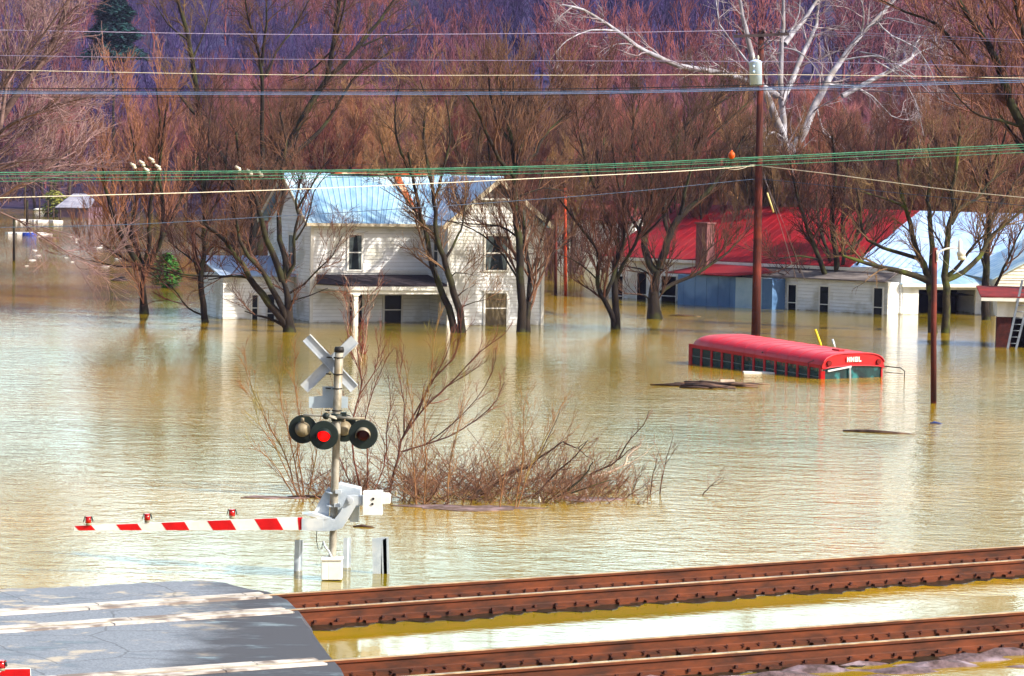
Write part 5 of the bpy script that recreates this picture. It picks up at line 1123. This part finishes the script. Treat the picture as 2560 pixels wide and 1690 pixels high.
# front cap
def fq(t,z): # t 0..1 across the front
    return bpnt(-.05,BW*t,z)
fp_=[]
for k in range(NA+1):
    v,z=arch(k/NA); fp_.append(bpnt(-.06,v,z-.015))
fr_=[bpnt(-.06,.02,z_w1-.04)]+fp_+[bpnt(-.06,BW-.02,z_w1-.04)]
# header panel with arched lower edge over the windscreen
low=[bpnt(-.06,BW*t,z_w1-.04+.1*math.sin(math.pi*t)**.5) for t in (1,.9,.75,.5,.25,.1,0)]
mb=MB(); mb.prism([fr_[0]]+fp_+[fr_[-1]]+low[1:-1],-hd*.05); 
mb.build('front_header',BRD,bus)
mb=MB(); mb.tube([bpnt(-.085,*(lambda q:(q[0],q[1]-.01))(arch(k/NA))) for k in range(1,NA)],.022,6); mb.tube([q+hd*.03 for q in low],.018,6); mb.build('header_trim',BR,bus)
for t in (.1,.9):
    c=bpnt(-.08,BW*t,z_w1+.16); mb=MB(); mb.tube([c,c+hd*.05],.1,20); mb.tube([c,c+hd*.055],.075,20); mb.build('warning_lamp',mat('dark_red_lamp',(120,12,14),(90,8,10),rough=.3),bus)
# the lettering over the windscreen
mb=MB(); 
def bar(t0,z0,t1,z1,w=.034): mb.beam(bpnt(-.125,t0,z0),bpnt(-.125,t1,z1),.02,w,upv=tuple(np.cross(hd,(bpnt(-.125,t1,z1)-bpnt(-.125,t0,z0)))))
t0=1.05; zt,zb=z_w1+.36,z_w1+.19
for ch in 'NNOL':
    w=.1
    if ch=='N': bar(t0,zb,t0,zt,.034); bar(t0+w,zb,t0+w,zt,.034); bar(t0,zt,t0+w,zb,.026)
    if ch=='O': bar(t0,zb,t0,zt); bar(t0+w,zb,t0+w,zt); bar(t0,zt-.02,t0+w,zt-.02,.04); bar(t0,zb+.02,t0+w,zb+.02,.04); bar(t0,(zt+zb)/2,t0+w,(zt+zb)/2,.03)
    if ch=='L': bar(t0,zb,t0,zt); bar(t0,zb+.02,t0+w,zb+.02,.04)
    t0+=.17
mb.build('route_letters',WHT,bus)
# windscreen
mb=MB(); mb.prism([bpnt(-.02,.12,-.3),bpnt(-.02,BW-.12,-.3),bpnt(-.02,BW-.12,z_w1-.0),bpnt(-.02,BW*.5,z_w1+.05),bpnt(-.02,.12,z_w1-.0)],-hd*.01); mb.build('windscreen',mat('windscreen_glass',(20,56,60),(8,24,34),scale=1.5,rough=.12,spec=.35,c3=(40,110,116),s3=1.8),bus)
mb=MB(); mb.beam(bpnt(-.1,1.22,-.1),bpnt(-.1,1.2,z_w1+.0),.04,.05); mb.beam(bpnt(-.1,.22,z_w1-.1),bpnt(-.1,1.25,z_w1+.03),.03,.06); mb.build('windscreen_frame',ALU,bus)
mb=MB(); mb.prism([bpnt(-.0,.0,-.3),bpnt(-.07,.12,-.3),bpnt(-.07,.12,z_w1-.1),bpnt(0,0,z_w1-.1)],-hd*.05); mb.build('corner_pillar',BRD,bus); mb=MB(); mb.prism([bpnt(-.07,BW-.12,-.3),bpnt(0,BW,-.3),bpnt(0,BW,z_w1-.1),bpnt(-.07,BW-.12,z_w1-.1)],-hd*.05); mb.build('corner_pillar',BRD,bus)
mb=MB(); mb.tube([bpnt(-.05,BW,z_w1-.0),bpnt(-.5,BW+.35,z_w1-.02),bpnt(-.62,BW+.45,z_w1-.12),bpnt(-.6,BW+.45,-.15)],.018,8); mb.tube([bpnt(-.05,BW,z_w1-.2),bpnt(-.58,BW+.42,z_w1-.22)],.014,8); mb.build('mirror_bracket',BAND,bus)
mb=MB(); mb.box((-.2,-.12,0),(.2,.12,.05),lambda x,y,z:bpnt(.75+x,BW*.5+y,z_w1+rise+.03+z)); mb.build('roof_hatch',BRD,bus,bevel=.015)
mb=MB(); mb.tube([bpnt(.35,-.03,z_w1+.22),bpnt(.6,-.08,z_w1+.12),bpnt(.6,-.03,z_w1-.1)],.012,6); mb.build('grab_rail',BAND,bus)
mb=MB(); mb.tube([bpnt(3.2,.01,z_w1+.22),bpnt(3.2,.03,z_w1+.2)],.03,8); mb.build('vent_hole',BAND,bus)
# things sticking up behind the bus
c=Q(2053,868,UD-11); mb=MB(); mb.tube([Q(2053,872,c[1]),Q(2051,860,c[1]),Q(2038,823,c[1])],.05,8); tag(mb.build('yellow_pipe',mat('yellow_paint',(226,196,40),(200,168,30),rough=.6),None,c),'bent yellow pipe sticking up behind the bus','pipe')
c=Q(2086,868,UD-11); mb=MB(); mb.tube([Q(2087,872,c[1]),Q(2085,862,c[1]),Q(2081,848,c[1])],.045,8); tag(mb.build('grey_pipe',GALV,None,c),'short grey stub standing behind the bus, right of the yellow pipe','pipe')

# ================================================================ FLOATING THINGS
WOODD=mat('soaked_wood',(74,54,46),(40,30,28),scale=3,rough=.8,c3=(110,84,70),s3=1.2)
def plank(px,py,L,wd,ang,m,name,label,cat,group=None,th=.06,z=.0):
    c=P(px,py); mb=MB(); a=R(ang); d=np.array([math.cos(a),math.sin(a),0]); p=[c-d*L/2+np.array([0,0,z]),c-d*L/6+np.array([.0,.04,z+.02]),c+d*L/6+np.array([0,-.04,z+.0]),c+d*L/2+np.array([0,0,z-.03])]
    mb.tube(p,[th*.7,th,th*.95,th*.6],7); return tag(mb.build(name,m,None,c),label,cat,group)
raft=thing('plank_raft',P(1780,966),'raft of dark waterlogged planks and branches floating in front of the bus','driftwood')
random.seed(3)
for k in range(26):
    c=P(random.gauss(1780,46),random.gauss(966,2.6)); L=random.uniform(.8,1.9); a=random.gauss(-.12,.22); d=np.array([math.cos(a),math.sin(a)*1.2,0]); mb=MB()
    z=random.uniform(0,.07); mb.tube([c-d*L/2+np.array([0,0,z]),c+np.array([0,0,z+.02]),c+d*L/2+np.array([0,0,z])],[.025,.045,.02],6); mb.build('plank',WOODD,raft)
mb=MB(); c=P(1820,955); mb.box((-.25,-.1,-.02),(.22,.1,.07),lambda x,y,z:c+np.array([x,y,z])); tag(mb.build('floating_board',mat('dirty_foam',(214,196,180),(176,156,140)),None,c),'pale pinkish foam block on the plank raft','board')
mb=MB(); c=P(1898,933); mb.box((-.55,-.25,-.01),(.55,.3,.05),lambda x,y,z:c+np.array([x,y+.1*x,z])); tag(mb.build('floating_board',WHT,None,c),'thin white board floating against the bus side','board')
plank(2200,1082,2.0,.1,-14,WOODD,'log','long thin dark log floating alone left of the street lamp','log')
plank(2342,1059,.35,.05,0,mat('blue_plastic',(36,60,130),(24,44,100)),'floating_scrap','tiny dark blue scrap floating below the street lamp','scrap',th=.04)
plank(1713,790,1.5,.08,-3,WOODD,'log','short dark log floating between the stout tree and the blue shed','log')
plank(790,1244,1.2,.06,2,WOODD,'log','thin black log floating left of the barrier mechanism','log',th=.035)
plank(915,1318,.5,.05,0,WOODD,'log','short dark stick floating under the counterweight','log',th=.03)
c=P(301,702); mb=MB(); mb.ball(c,.35,12,sq=(1.6,1,.5)); mb.ball(c+np.array([.1,0,.15]),.18,8,sq=(1.3,1,.6)); tag(mb.build('debris_lump',mat('black_rubber',(34,24,26),(22,16,18)),None,c),'dark rounded lump floating left of the straight-trunked tree','debris')
c=P(74,590); mb=MB(); mb.tube([c+np.array([-.62,0,.0]),c+np.array([-.6,0,.0]),c+np.array([.6,0,.0]),c+np.array([.62,0,.0])],[.2,.32,.32,.2],16); tag(mb.build('blue_drum',mat('blue_drum_plastic',(30,66,170),(22,50,140),rough=.5),None,c),'blue drum floating by the dark post at far left','drum')
c=P(122,597); mb=MB(); mb.ball(c,.6,8,sq=(1.6,1,.35)); tag(mb.build('floating_log',WOODD,None,c),'dark stump floating right of the blue drum','log')
for (x0,x1,y,h,lb) in ((38,150,553,.35,'long white dock edge lying flat in the far left water'),(20,118,585,.22,'broken row of white foam floats near the blue drum')):
    a,b=P(x0,y),P(x1,y+3); mb=MB(); N=9
    for k in range(N):
        p=a+(b-a)*k/N; q=a+(b-a)*(k+.9)/N; mb.beam(p+np.array([0,random.uniform(-1,1),.1]),q+np.array([0,random.uniform(-1,1),.1]),random.uniform(.8,2),h*random.uniform(.6,1.1))
    tag(mb.build('floating_dock',mat('float_white',(226,222,220),(190,184,186)),None,a),lb,'dock')  # plain off-white base colour
c=Q(98,524,370); mb=MB(); mb.ball(c,.5,10,sq=(1.6,1,.4)); mb.build('x',WHT) if False else tag(mb.build('boat_bow',WHT,None,c),'small white boat shape against the far left posts','boat')
# scum mat and litter under the brush
SCUM=mat('floating_scum',(118,98,96),(84,66,56),scale=9,rough=.95,bump=.03,bscale=24,c3=(140,118,120),s3=2.5)
for i,(x0,x1,y,lb) in enumerate(((1010,1330,1270,'mauve mat of scum and chaff floating under the brush pile'),(1400,1540,1248,'small mauve scum patch right of the brush pile'),(600,760,1244,'thin line of scum left of the signal mast'))):
    mb=MB(); n=26; a=P(x0,y); b=P(x1,y); c=(a+b)/2; rx=(b[0]-a[0])/2; ring=[]
    for k in range(n):
        th=2*math.pi*k/n; q=1+.22*math.sin(3*th+i)+.12*math.sin(7*th); ring.append((c[0]+rx*q*math.cos(th),c[1]+(.45 if i<2 else .2)*q*math.sin(th),.012))
    mb.add(ring+[(p[0],p[1],-.03) for p in ring],[tuple(range(n))]+[(k,n+k,n+(k+1)%n,(k+1)%n) for k in range(n)]); tag(mb.build('scum_mat',SCUM,None,c),lb,'scum',None,'stuff')
random.seed(5)
for (x,y,r,nm,lb) in ((1348,1256,.035,'plastic_bottle','pale blue bottle floating at the front of the brush pile'),(1466,1238,.03,'plastic_bottle','upright white bottle floating right of the brush pile'),(990,1232,.03,'plastic_cup','white cup caught behind the barrier counterweight')):
    c=P(x,y); mb=MB(); mb.tube([c+np.array([0,0,-.02]),c+np.array([0,0,.06]),c+np.array([0,0,.09]),c+np.array([0,0,.12])],[r,r,r*.5,r*.35],10); tag(mb.build(nm,WHT,None,c),lb,'bottle' if 'bottle' in nm else 'cup',None,'thing')
random.seed(77); fleck=None
for k in range(16):
    x,y=random.uniform(60,300),random.uniform(588,668); c=P(x,y)
    if fleck is None:
        mb=MB(); mb.ball((0,0,0),.2,8,sq=(1.9,1,.25)); fleck=mb.build('white_scrap',mat('float_white',(0,0,0)),None,(0,0,0)); o=fleck
    else: o=fleck.copy(); COL.objects.link(o)
    o.location=tuple(c); s=random.uniform(.4,1.1); o.scale=(s,s,s); o.rotation_euler=(0,0,random.uniform(0,3)); tag(o,'small white scrap of litter floating in the open water at far left','scrap','white scraps floating at the far left','thing')

# ================================================================ NEAR SHRUBS AND BRUSH PILE
SP_SH=[(-5.0,.62,.2,.5,.3,5,4,.0045),(4,.3,.2,.5,.25,3,3,.003)]
SP_S2=[(-7.0,.5,.15,.7,.3,4,3,.004),(3,.22,.2,.7,.2,3,3,.003)]
traced_tree('willow_shrub','thin yellowish willow shrub standing in the water behind and left of the signal mast',(740,1240),[
 ([(745,1242),(725,1180),(700,1110),(665,1050),(640,990),(618,930),(610,870)],.018),([(735,1240),(700,1180),(665,1140),(625,1110)],.012),([(752,1242),(735,1150),(715,1060),(700,980),(700,900)],.016),([(760,1240),(745,1130),(750,1040),(735,950),(740,880)],.014),
 ([(748,1242),(690,1120),(650,1060),(630,1000),(600,960)],.012),([(770,1240),(790,1150),(800,1060),(815,980)],.014)],SP_SH,WILLOW,WILLOW,'shrub',spread=1.0,part=('stem','twigs'),stem_sides=6,zmin=.02)
traced_tree('willow_shrub','reddish shrub rising behind the signal lamps with upright stems',(900,1240),[
 ([(905,1242),(885,1150),(878,1080),(890,1010),(905,960),(888,900),(870,850),(868,790),(860,730)],.022),([(915,1242),(920,1150),(912,1060),(930,980),(950,930),(975,880)],.018),([(890,1242),(850,1150),(830,1090),(835,1020),(850,960)],.016),
 ([(900,985),(935,930),(945,880),(940,820)],.014),([(888,960),(860,930),(838,900)],.012),([(925,1242),(960,1170),(965,1090),(975,1020),(970,930)],.016),([(905,960),(895,880),(905,800),(925,740),(955,710)],.014)],SP_SH,mat('red_willow',(126,74,58),(86,50,44),scale=2,rough=.8),mat('red_willow',(0,0,0)),'shrub',spread=1.2,part=('stem','twigs'),stem_sides=6,zmin=.02)
traced_tree('willow_shrub','tall arching dark-stemmed shrub right of the signal, its boughs sweeping up to the right',(975,1240),[
 ([(972,1242),(985,1180),(1000,1120),(1008,1090),(1040,1045),(1080,1000),(1140,945),(1200,880),(1255,840)],.032),([(1003,1130),(1060,1112),(1120,1092),(1190,1050),(1240,1000),(1262,955)],.022),([(1008,1092),(1050,1010),(1085,950),(1115,890),(1130,840)],.022),
 ([(1040,1045),(1075,960),(1130,900),(1150,840),(1155,760)],.018),([(1010,1090),(1010,1010),(1000,940),(1010,860)],.016),([(1065,1110),(1130,1060),(1190,1000),(1230,930),(1240,870)],.014),([(1120,965),(1160,940),(1220,900)],.012)],SP_SH,mat('plum_bark',(92,58,50),(60,40,38),scale=2,rough=.85),mat('red_willow',(0,0,0)),'shrub',spread=1.4,part=('stem','twigs'),stem_sides=7,zmin=.02)
traced_tree('willow_shrub','slender upright yellow-green saplings among the middle of the brush',(1040,1262),[
 ([(1040,1264),(1036,1200),(1030,1130),(1035,1060),(1025,980),(1010,900)],.016),([(1045,1262),(1010,1220),(1000,1190)],.008),([(1040,1262),(1060,1230),(1090,1205)],.008),([(1060,1255),(1065,1150),(1060,1060),(1075,960),(1080,880),(1095,800)],.014),([(1120,1250),(1125,1150),(1150,1060),(1165,960)],.014)],SP_SH,WILLOW,WILLOW,'shrub',spread=1,part=('stem','twigs'),stem_sides=6,zmin=.02)
traced_tree('willow_shrub','yellow-green upright shoots at the right half of the brush pile',(1290,1270),[
 ([(1287,1272),(1300,1190),(1310,1120),(1308,1050),(1315,990)],.013),([(1293,1270),(1320,1180),(1350,1120),(1375,1070),(1405,1010)],.014),([(1250,1260),(1262,1180),(1275,1110),(1282,1050)],.012),([(1310,1105),(1330,1060),(1333,1030)],.007)],SP_SH,WILLOW,WILLOW,'shrub',spread=.7,part=('stem','twigs'),stem_sides=6,zmin=.02)
traced_tree('small_shrub','small shrub of pale forked twigs in the water before the porch',(905,905),[
 ([(905,907),(885,850),(880,800),(905,770),(935,748),(950,722)],.022),([(890,880),(870,830),(868,780),(855,735)],.016),([(885,850),(888,790),(880,740),(870,700)],.014),([(902,905),(915,850),(918,800),(925,760)],.014)],
 [(-2.2,.6,.3,.6,.4,4,3,.009),(3,.3,.2,.5,.3,3,3,.006)],mat('pale_twig',(176,150,130),(140,110,94)),mat('pale_twig',(0,0,0)),'shrub',spread=.8,part=('stem','twigs'),stem_sides=5,zmin=.02)
traced_tree('small_shrub','tight tuft of rusty red shoots in front of the porch post reflection',(908,885),[
 ([(905,890),(900,850),(898,815)],.02),([(912,890),(915,850),(918,812)],.02),([(908,890),(907,845),(910,808)],.02)],
 [(-14,.35,.1,.35,.6,3,3,.012)],mat('rust_twig',(138,66,50),(100,48,42)),mat('rust_twig',(0,0,0)),'shrub',spread=.4,part=('stem','twigs'),stem_sides=5,zmin=.02)
# dead branches of the brush pile (each one a thing)
def dead(label,stems,m,mt,base):
    return traced_tree('dead_branch',label,base,stems,[(-3.2,.45,.25,.8,.2,4,3,.005),(3,.2,.2,.7,.1,3,3,.0035)],m,mt,'branch',spread=.6,part=('bough','twigs'),stem_sides=7,zmin=.01)
DK=mat('dead_dark',(76,54,42),(46,34,30),scale=3,rough=.9); DKT=mat('dead_twig',(124,80,60),(84,54,46),scale=2,rough=.9)
dead('bleached white forked branch sticking out of the right side of the brush pile',[([(1474,1193),(1500,1188),(1525,1180),(1560,1162),(1567,1140),(1585,1125),(1603,1112)],.035),([(1560,1162),(1590,1150),(1620,1130)],.012)],mat('bleached_wood',(224,206,188),(180,156,140),scale=3,rough=.8),mat('pale_twig',(0,0,0)),(1474,1205))
dead('dark forked branch just above the bleached white one',[([(1476,1186),(1510,1170),(1540,1154),(1555,1128),(1580,1095),(1610,1062),(1622,1028)],.025),([(1545,1150),(1570,1128),(1600,1110)],.015)],DK,DKT,(1474,1215))
dead('long dark hooked branch arching over the middle of the brush pile',[([(1205,1238),(1240,1205),(1280,1180),(1320,1168),(1345,1146),(1385,1120),(1408,1104)],.045),([(1408,1104),(1430,1116),(1445,1120),(1465,1105)],.02),([(1345,1146),(1365,1100),(1390,1050),(1405,1010)],.014),([(1445,1120),(1465,1140),(1490,1150)],.012)],DK,DKT,(1205,1240))
dead('straight dark branch rising right from the front of the brush pile',[([(1335,1240),(1370,1205),(1395,1175),(1440,1140),(1470,1100)],.03),([(1395,1175),(1420,1172),(1435,1165)],.01)],DK,DKT,(1335,1243))
dead('mossy dark log slanting up at the right part of the brush pile',[([(1388,1248),(1420,1225),(1450,1200),(1470,1175),(1483,1155)],.035),([(1425,1234),(1470,1218),(1510,1204),(1530,1200)],.02)],mat('bark_mossy',(0,0,0)),DKT,(1388,1250))
dead('grey-brown log end lying on the water at the left of the brush pile',[([(1175,1248),(1205,1225),(1235,1205),(1265,1190)],.055)],mat('grey_log',(150,124,104),(96,76,64),scale=3),DKT,(1175,1250))
for i,(x,y,dx,h,lb) in enumerate(((1580,1236,30,75,'small bare shoot with kinked stem, first right of the brush pile'),(1625,1238,25,120,'thin bare shoot curving up right, second right of the brush pile'),(1650,1235,35,150,'tallest lone shoot right of the brush pile'),(1757,1238,50,45,'last little bent twig at the right end of the brush'))):
    dead(lb,[([(x,y),(x+dx*.2,y-h*.3),(x+dx*.5,y-h*.6),(x+dx,y-h)],.014),([(x+dx*.4,y-h*.5),(x+dx*1.1,y-h*.75)],.008)],DK,DKT,(x,y))
# the tangle itself: hundreds of thin twigs nobody could count
random.seed(21); cr=[]
for k in range(620):
    X=random.choice((random.gauss(1090,85),random.gauss(1290,110),random.gauss(1450,80),random.gauss(860,60))); X=min(max(X,760),1640); Y=random.uniform(1205,1262)
    b=P(X,Y); h=(1.35 if 950<X<1400 else .7)*random.uniform(.35,1.15)
    a,r_=limb((b[0],b[1],-.05),nrm((random.gauss(.12,.85),random.gauss(0,.5),random.uniform(.35,1.1))),h*random.uniform(.7,1.6),random.uniform(.006,.014),.004,6,.16,.03); cr.append((a,r_,4)); sprout(cr,a,r_,0,[(5,.32,.15,.8,.15,4,3,.0035)],.01)
V,F=tube_arrays(cr); o=link('brush_tangle',np_mesh('brush_tangle',V,F),mat('tangle_twig',(136,98,74),(82,56,46),scale=2.5,rough=.9)); tag(o,'tangle of thin reddish-brown brush standing in the water','brush',None,'stuff')

# ================================================================ UNDERGROWTH of the flooded wood, evergreen things
random.seed(31); gr=[[],[]]; shrub_p=[]
for k in range(8):
    cr=[]
    for j in range(9):
        a,r_=limb((random.gauss(0,.5),random.gauss(0,.5),-.4),nrm((random.gauss(0,.45),random.gauss(0,.45),1)),random.uniform(2.2,5),.035,.015,5,.1,.05); cr.append((a,r_,3)); sprout(cr,a,r_,0,[(6,1.2,.1,.6,.4,3,3,.014),(4,.6,.1,.6,.3,2,3,.011)],.1)
    shrub_p.append(tube_arrays(cr))
rs=np.random.RandomState(9); cnt=0
while cnt<560:
    y=rs.uniform(150,345); hw=.19*y+4; x=rs.uniform(-hw,hw); X=CX+FPX*x/y
    if X<640 and y<344: continue
    if 1330<X and y<168: continue
    if X<1400 and y<146: continue
    V,F=shrub_p[rs.randint(8)]; s=rs.uniform(.6,1.25)*(1+.3*(y>230)); th=rs.uniform(0,6.28); c,sn=math.cos(th)*s,math.sin(th)*s; z=max(0,float(ground_z(np.array(x),np.array(y))))
    gr[rs.randint(2)].append((np.stack([V[:,0]*c-V[:,1]*sn+x,V[:,0]*sn+V[:,1]*c+y,V[:,2]*s+z],-1),F)); cnt+=1
cnt=0
while cnt<150:
    y=rs.uniform(385,470); hw=.19*y+6; x=rs.uniform(-hw,-15)
    V,F=shrub_p[rs.randint(8)]; s=rs.uniform(1.,1.9); th=rs.uniform(0,6.28); c,sn=math.cos(th)*s,math.sin(th)*s; z=max(0,float(ground_z(np.array(x),np.array(y))))
    gr[rs.randint(2)].append((np.stack([V[:,0]*c-V[:,1]*sn+x,V[:,0]*sn+V[:,1]*c+y,V[:,2]*s+z],-1),F)); cnt+=1
for g in (0,1):
    Vs=[];Fs=[];b=0
    for V,F in gr[g]: Vs.append(V);Fs.append(F+b);b+=len(V)
    o=link('undergrowth',np_mesh('undergrowth',np.concatenate(Vs),np.concatenate(Fs)),(mat('under_brown',(104,74,62),(66,48,46),scale=.15,rough=.95),mat('under_mauve',(118,80,82),(76,54,68),scale=.12,rough=.95))[g]); tag(o,('brown' if g==0 else 'mauve')+' bare undergrowth filling the flooded wood behind the houses','undergrowth',None,'stuff')
# conifer on the hillside
def needles(root,h,rad,base,n,m,name='crown',size=.5,seed=1,cone=True):
    r=np.random.RandomState(seed); V=[];F=[]
    for k in range(n):
        t=r.uniform(0,1)**.8; z=base+(h-base)*t; rr=(rad*(1-t)**.8 if cone else rad*math.sqrt(max(0,1-(2*t-1)**2)))*math.sqrt(r.uniform(.15,1))*(1+.25*math.sin(z*2.3)); th=r.uniform(0,6.28)
        c=np.array([rr*math.cos(th),rr*math.sin(th),z-.25*rr]); d=np.array([math.cos(th),math.sin(th),r.uniform(-.5,.2)]); s=np.array([-math.sin(th),math.cos(th),r.uniform(-.3,.3)])
        q=size*r.uniform(.5,1.3); b=len(V); u2=np.cross(d,s); V+= [c-s*q*.35,c+s*q*.35,c+d*q+u2*.1*q,c-d*q*.2+u2*.25*q]; F+= [(b,b+1,b+2,b+2),(b,b+3,b+1,b+1)]
    me=bpy.data.meshes.new(name); me.from_pydata([tuple(v) for v in V],[],[tuple(dict.fromkeys(f)) for f in F]); me.update(); return link(name,me,m,root)
cx,cyy=Q(285,100,372)[:2]; cz_=float(ground_z(np.array(cx),np.array(cyy)))
con=thing('conifer_tree',(cx,cyy,cz_),'dark blue-green conifer among the bare trees at upper left','conifer'); mb=MB(); mb.tube([con.location+Vector((0,0,-1)),con.location+Vector((0,0,24))],[.35,.05],8); mb.build('trunk',BARK,con)
top=Q(285,-60,372)[2]-cz_; bot=Q(285,135,372)[2]-cz_
needles(con,top,4.2,bot,9000,mat('spruce_needles',(26,74,72),(16,48,56),scale=.5,rough=.9),size=.75)
for (x,y,D,h,rd,lb,mt) in ((418,668,150,1.9,.7,'small bright green bush standing in the water right of the straight-trunked tree',mat('green_leaf',(70,128,44),(40,84,28),scale=2,rough=.8)),(136,520,335,3.2,1.6,'yellow-green shrub left of the far cabin',mat('yellow_leaf',(150,150,60),(110,116,44),scale=1,rough=.8))):
    B=Q(x,y,D); s=thing('green_shrub',(B[0],B[1],0),lb,'shrub'); needles(s,h,rd,.0,700,mt,'foliage',.28 if D<200 else .5,seed=int(x),cone=False); mb=MB(); mb.tube([np.array([B[0],B[1],-.5]),np.array([B[0],B[1],h*.6])],.06,6); mb.build('trunk',BARK,s)

# ================================================================ HAZE over the valley
mb=MB(); mb.box((-460,-62,-6),(460,1010,96)); hz=mb.build('haze',[],None,(0,0,0)); hz['kind']='stuff'
hm=bpy.data.materials.new('haze_air'); hm.use_nodes=True; n=hm.node_tree.nodes; n.remove(n['Principled BSDF']); pv=n.new('ShaderNodeVolumePrincipled')
pv.inputs['Color'].default_value=(.55,.55,1,1); pv.inputs['Density'].default_value=.0001; pv.inputs['Anisotropy'].default_value=.1
hm.node_tree.links.new(pv.outputs[0],n['Material Output'].inputs['Volume']); hz.data.materials.append(hm)
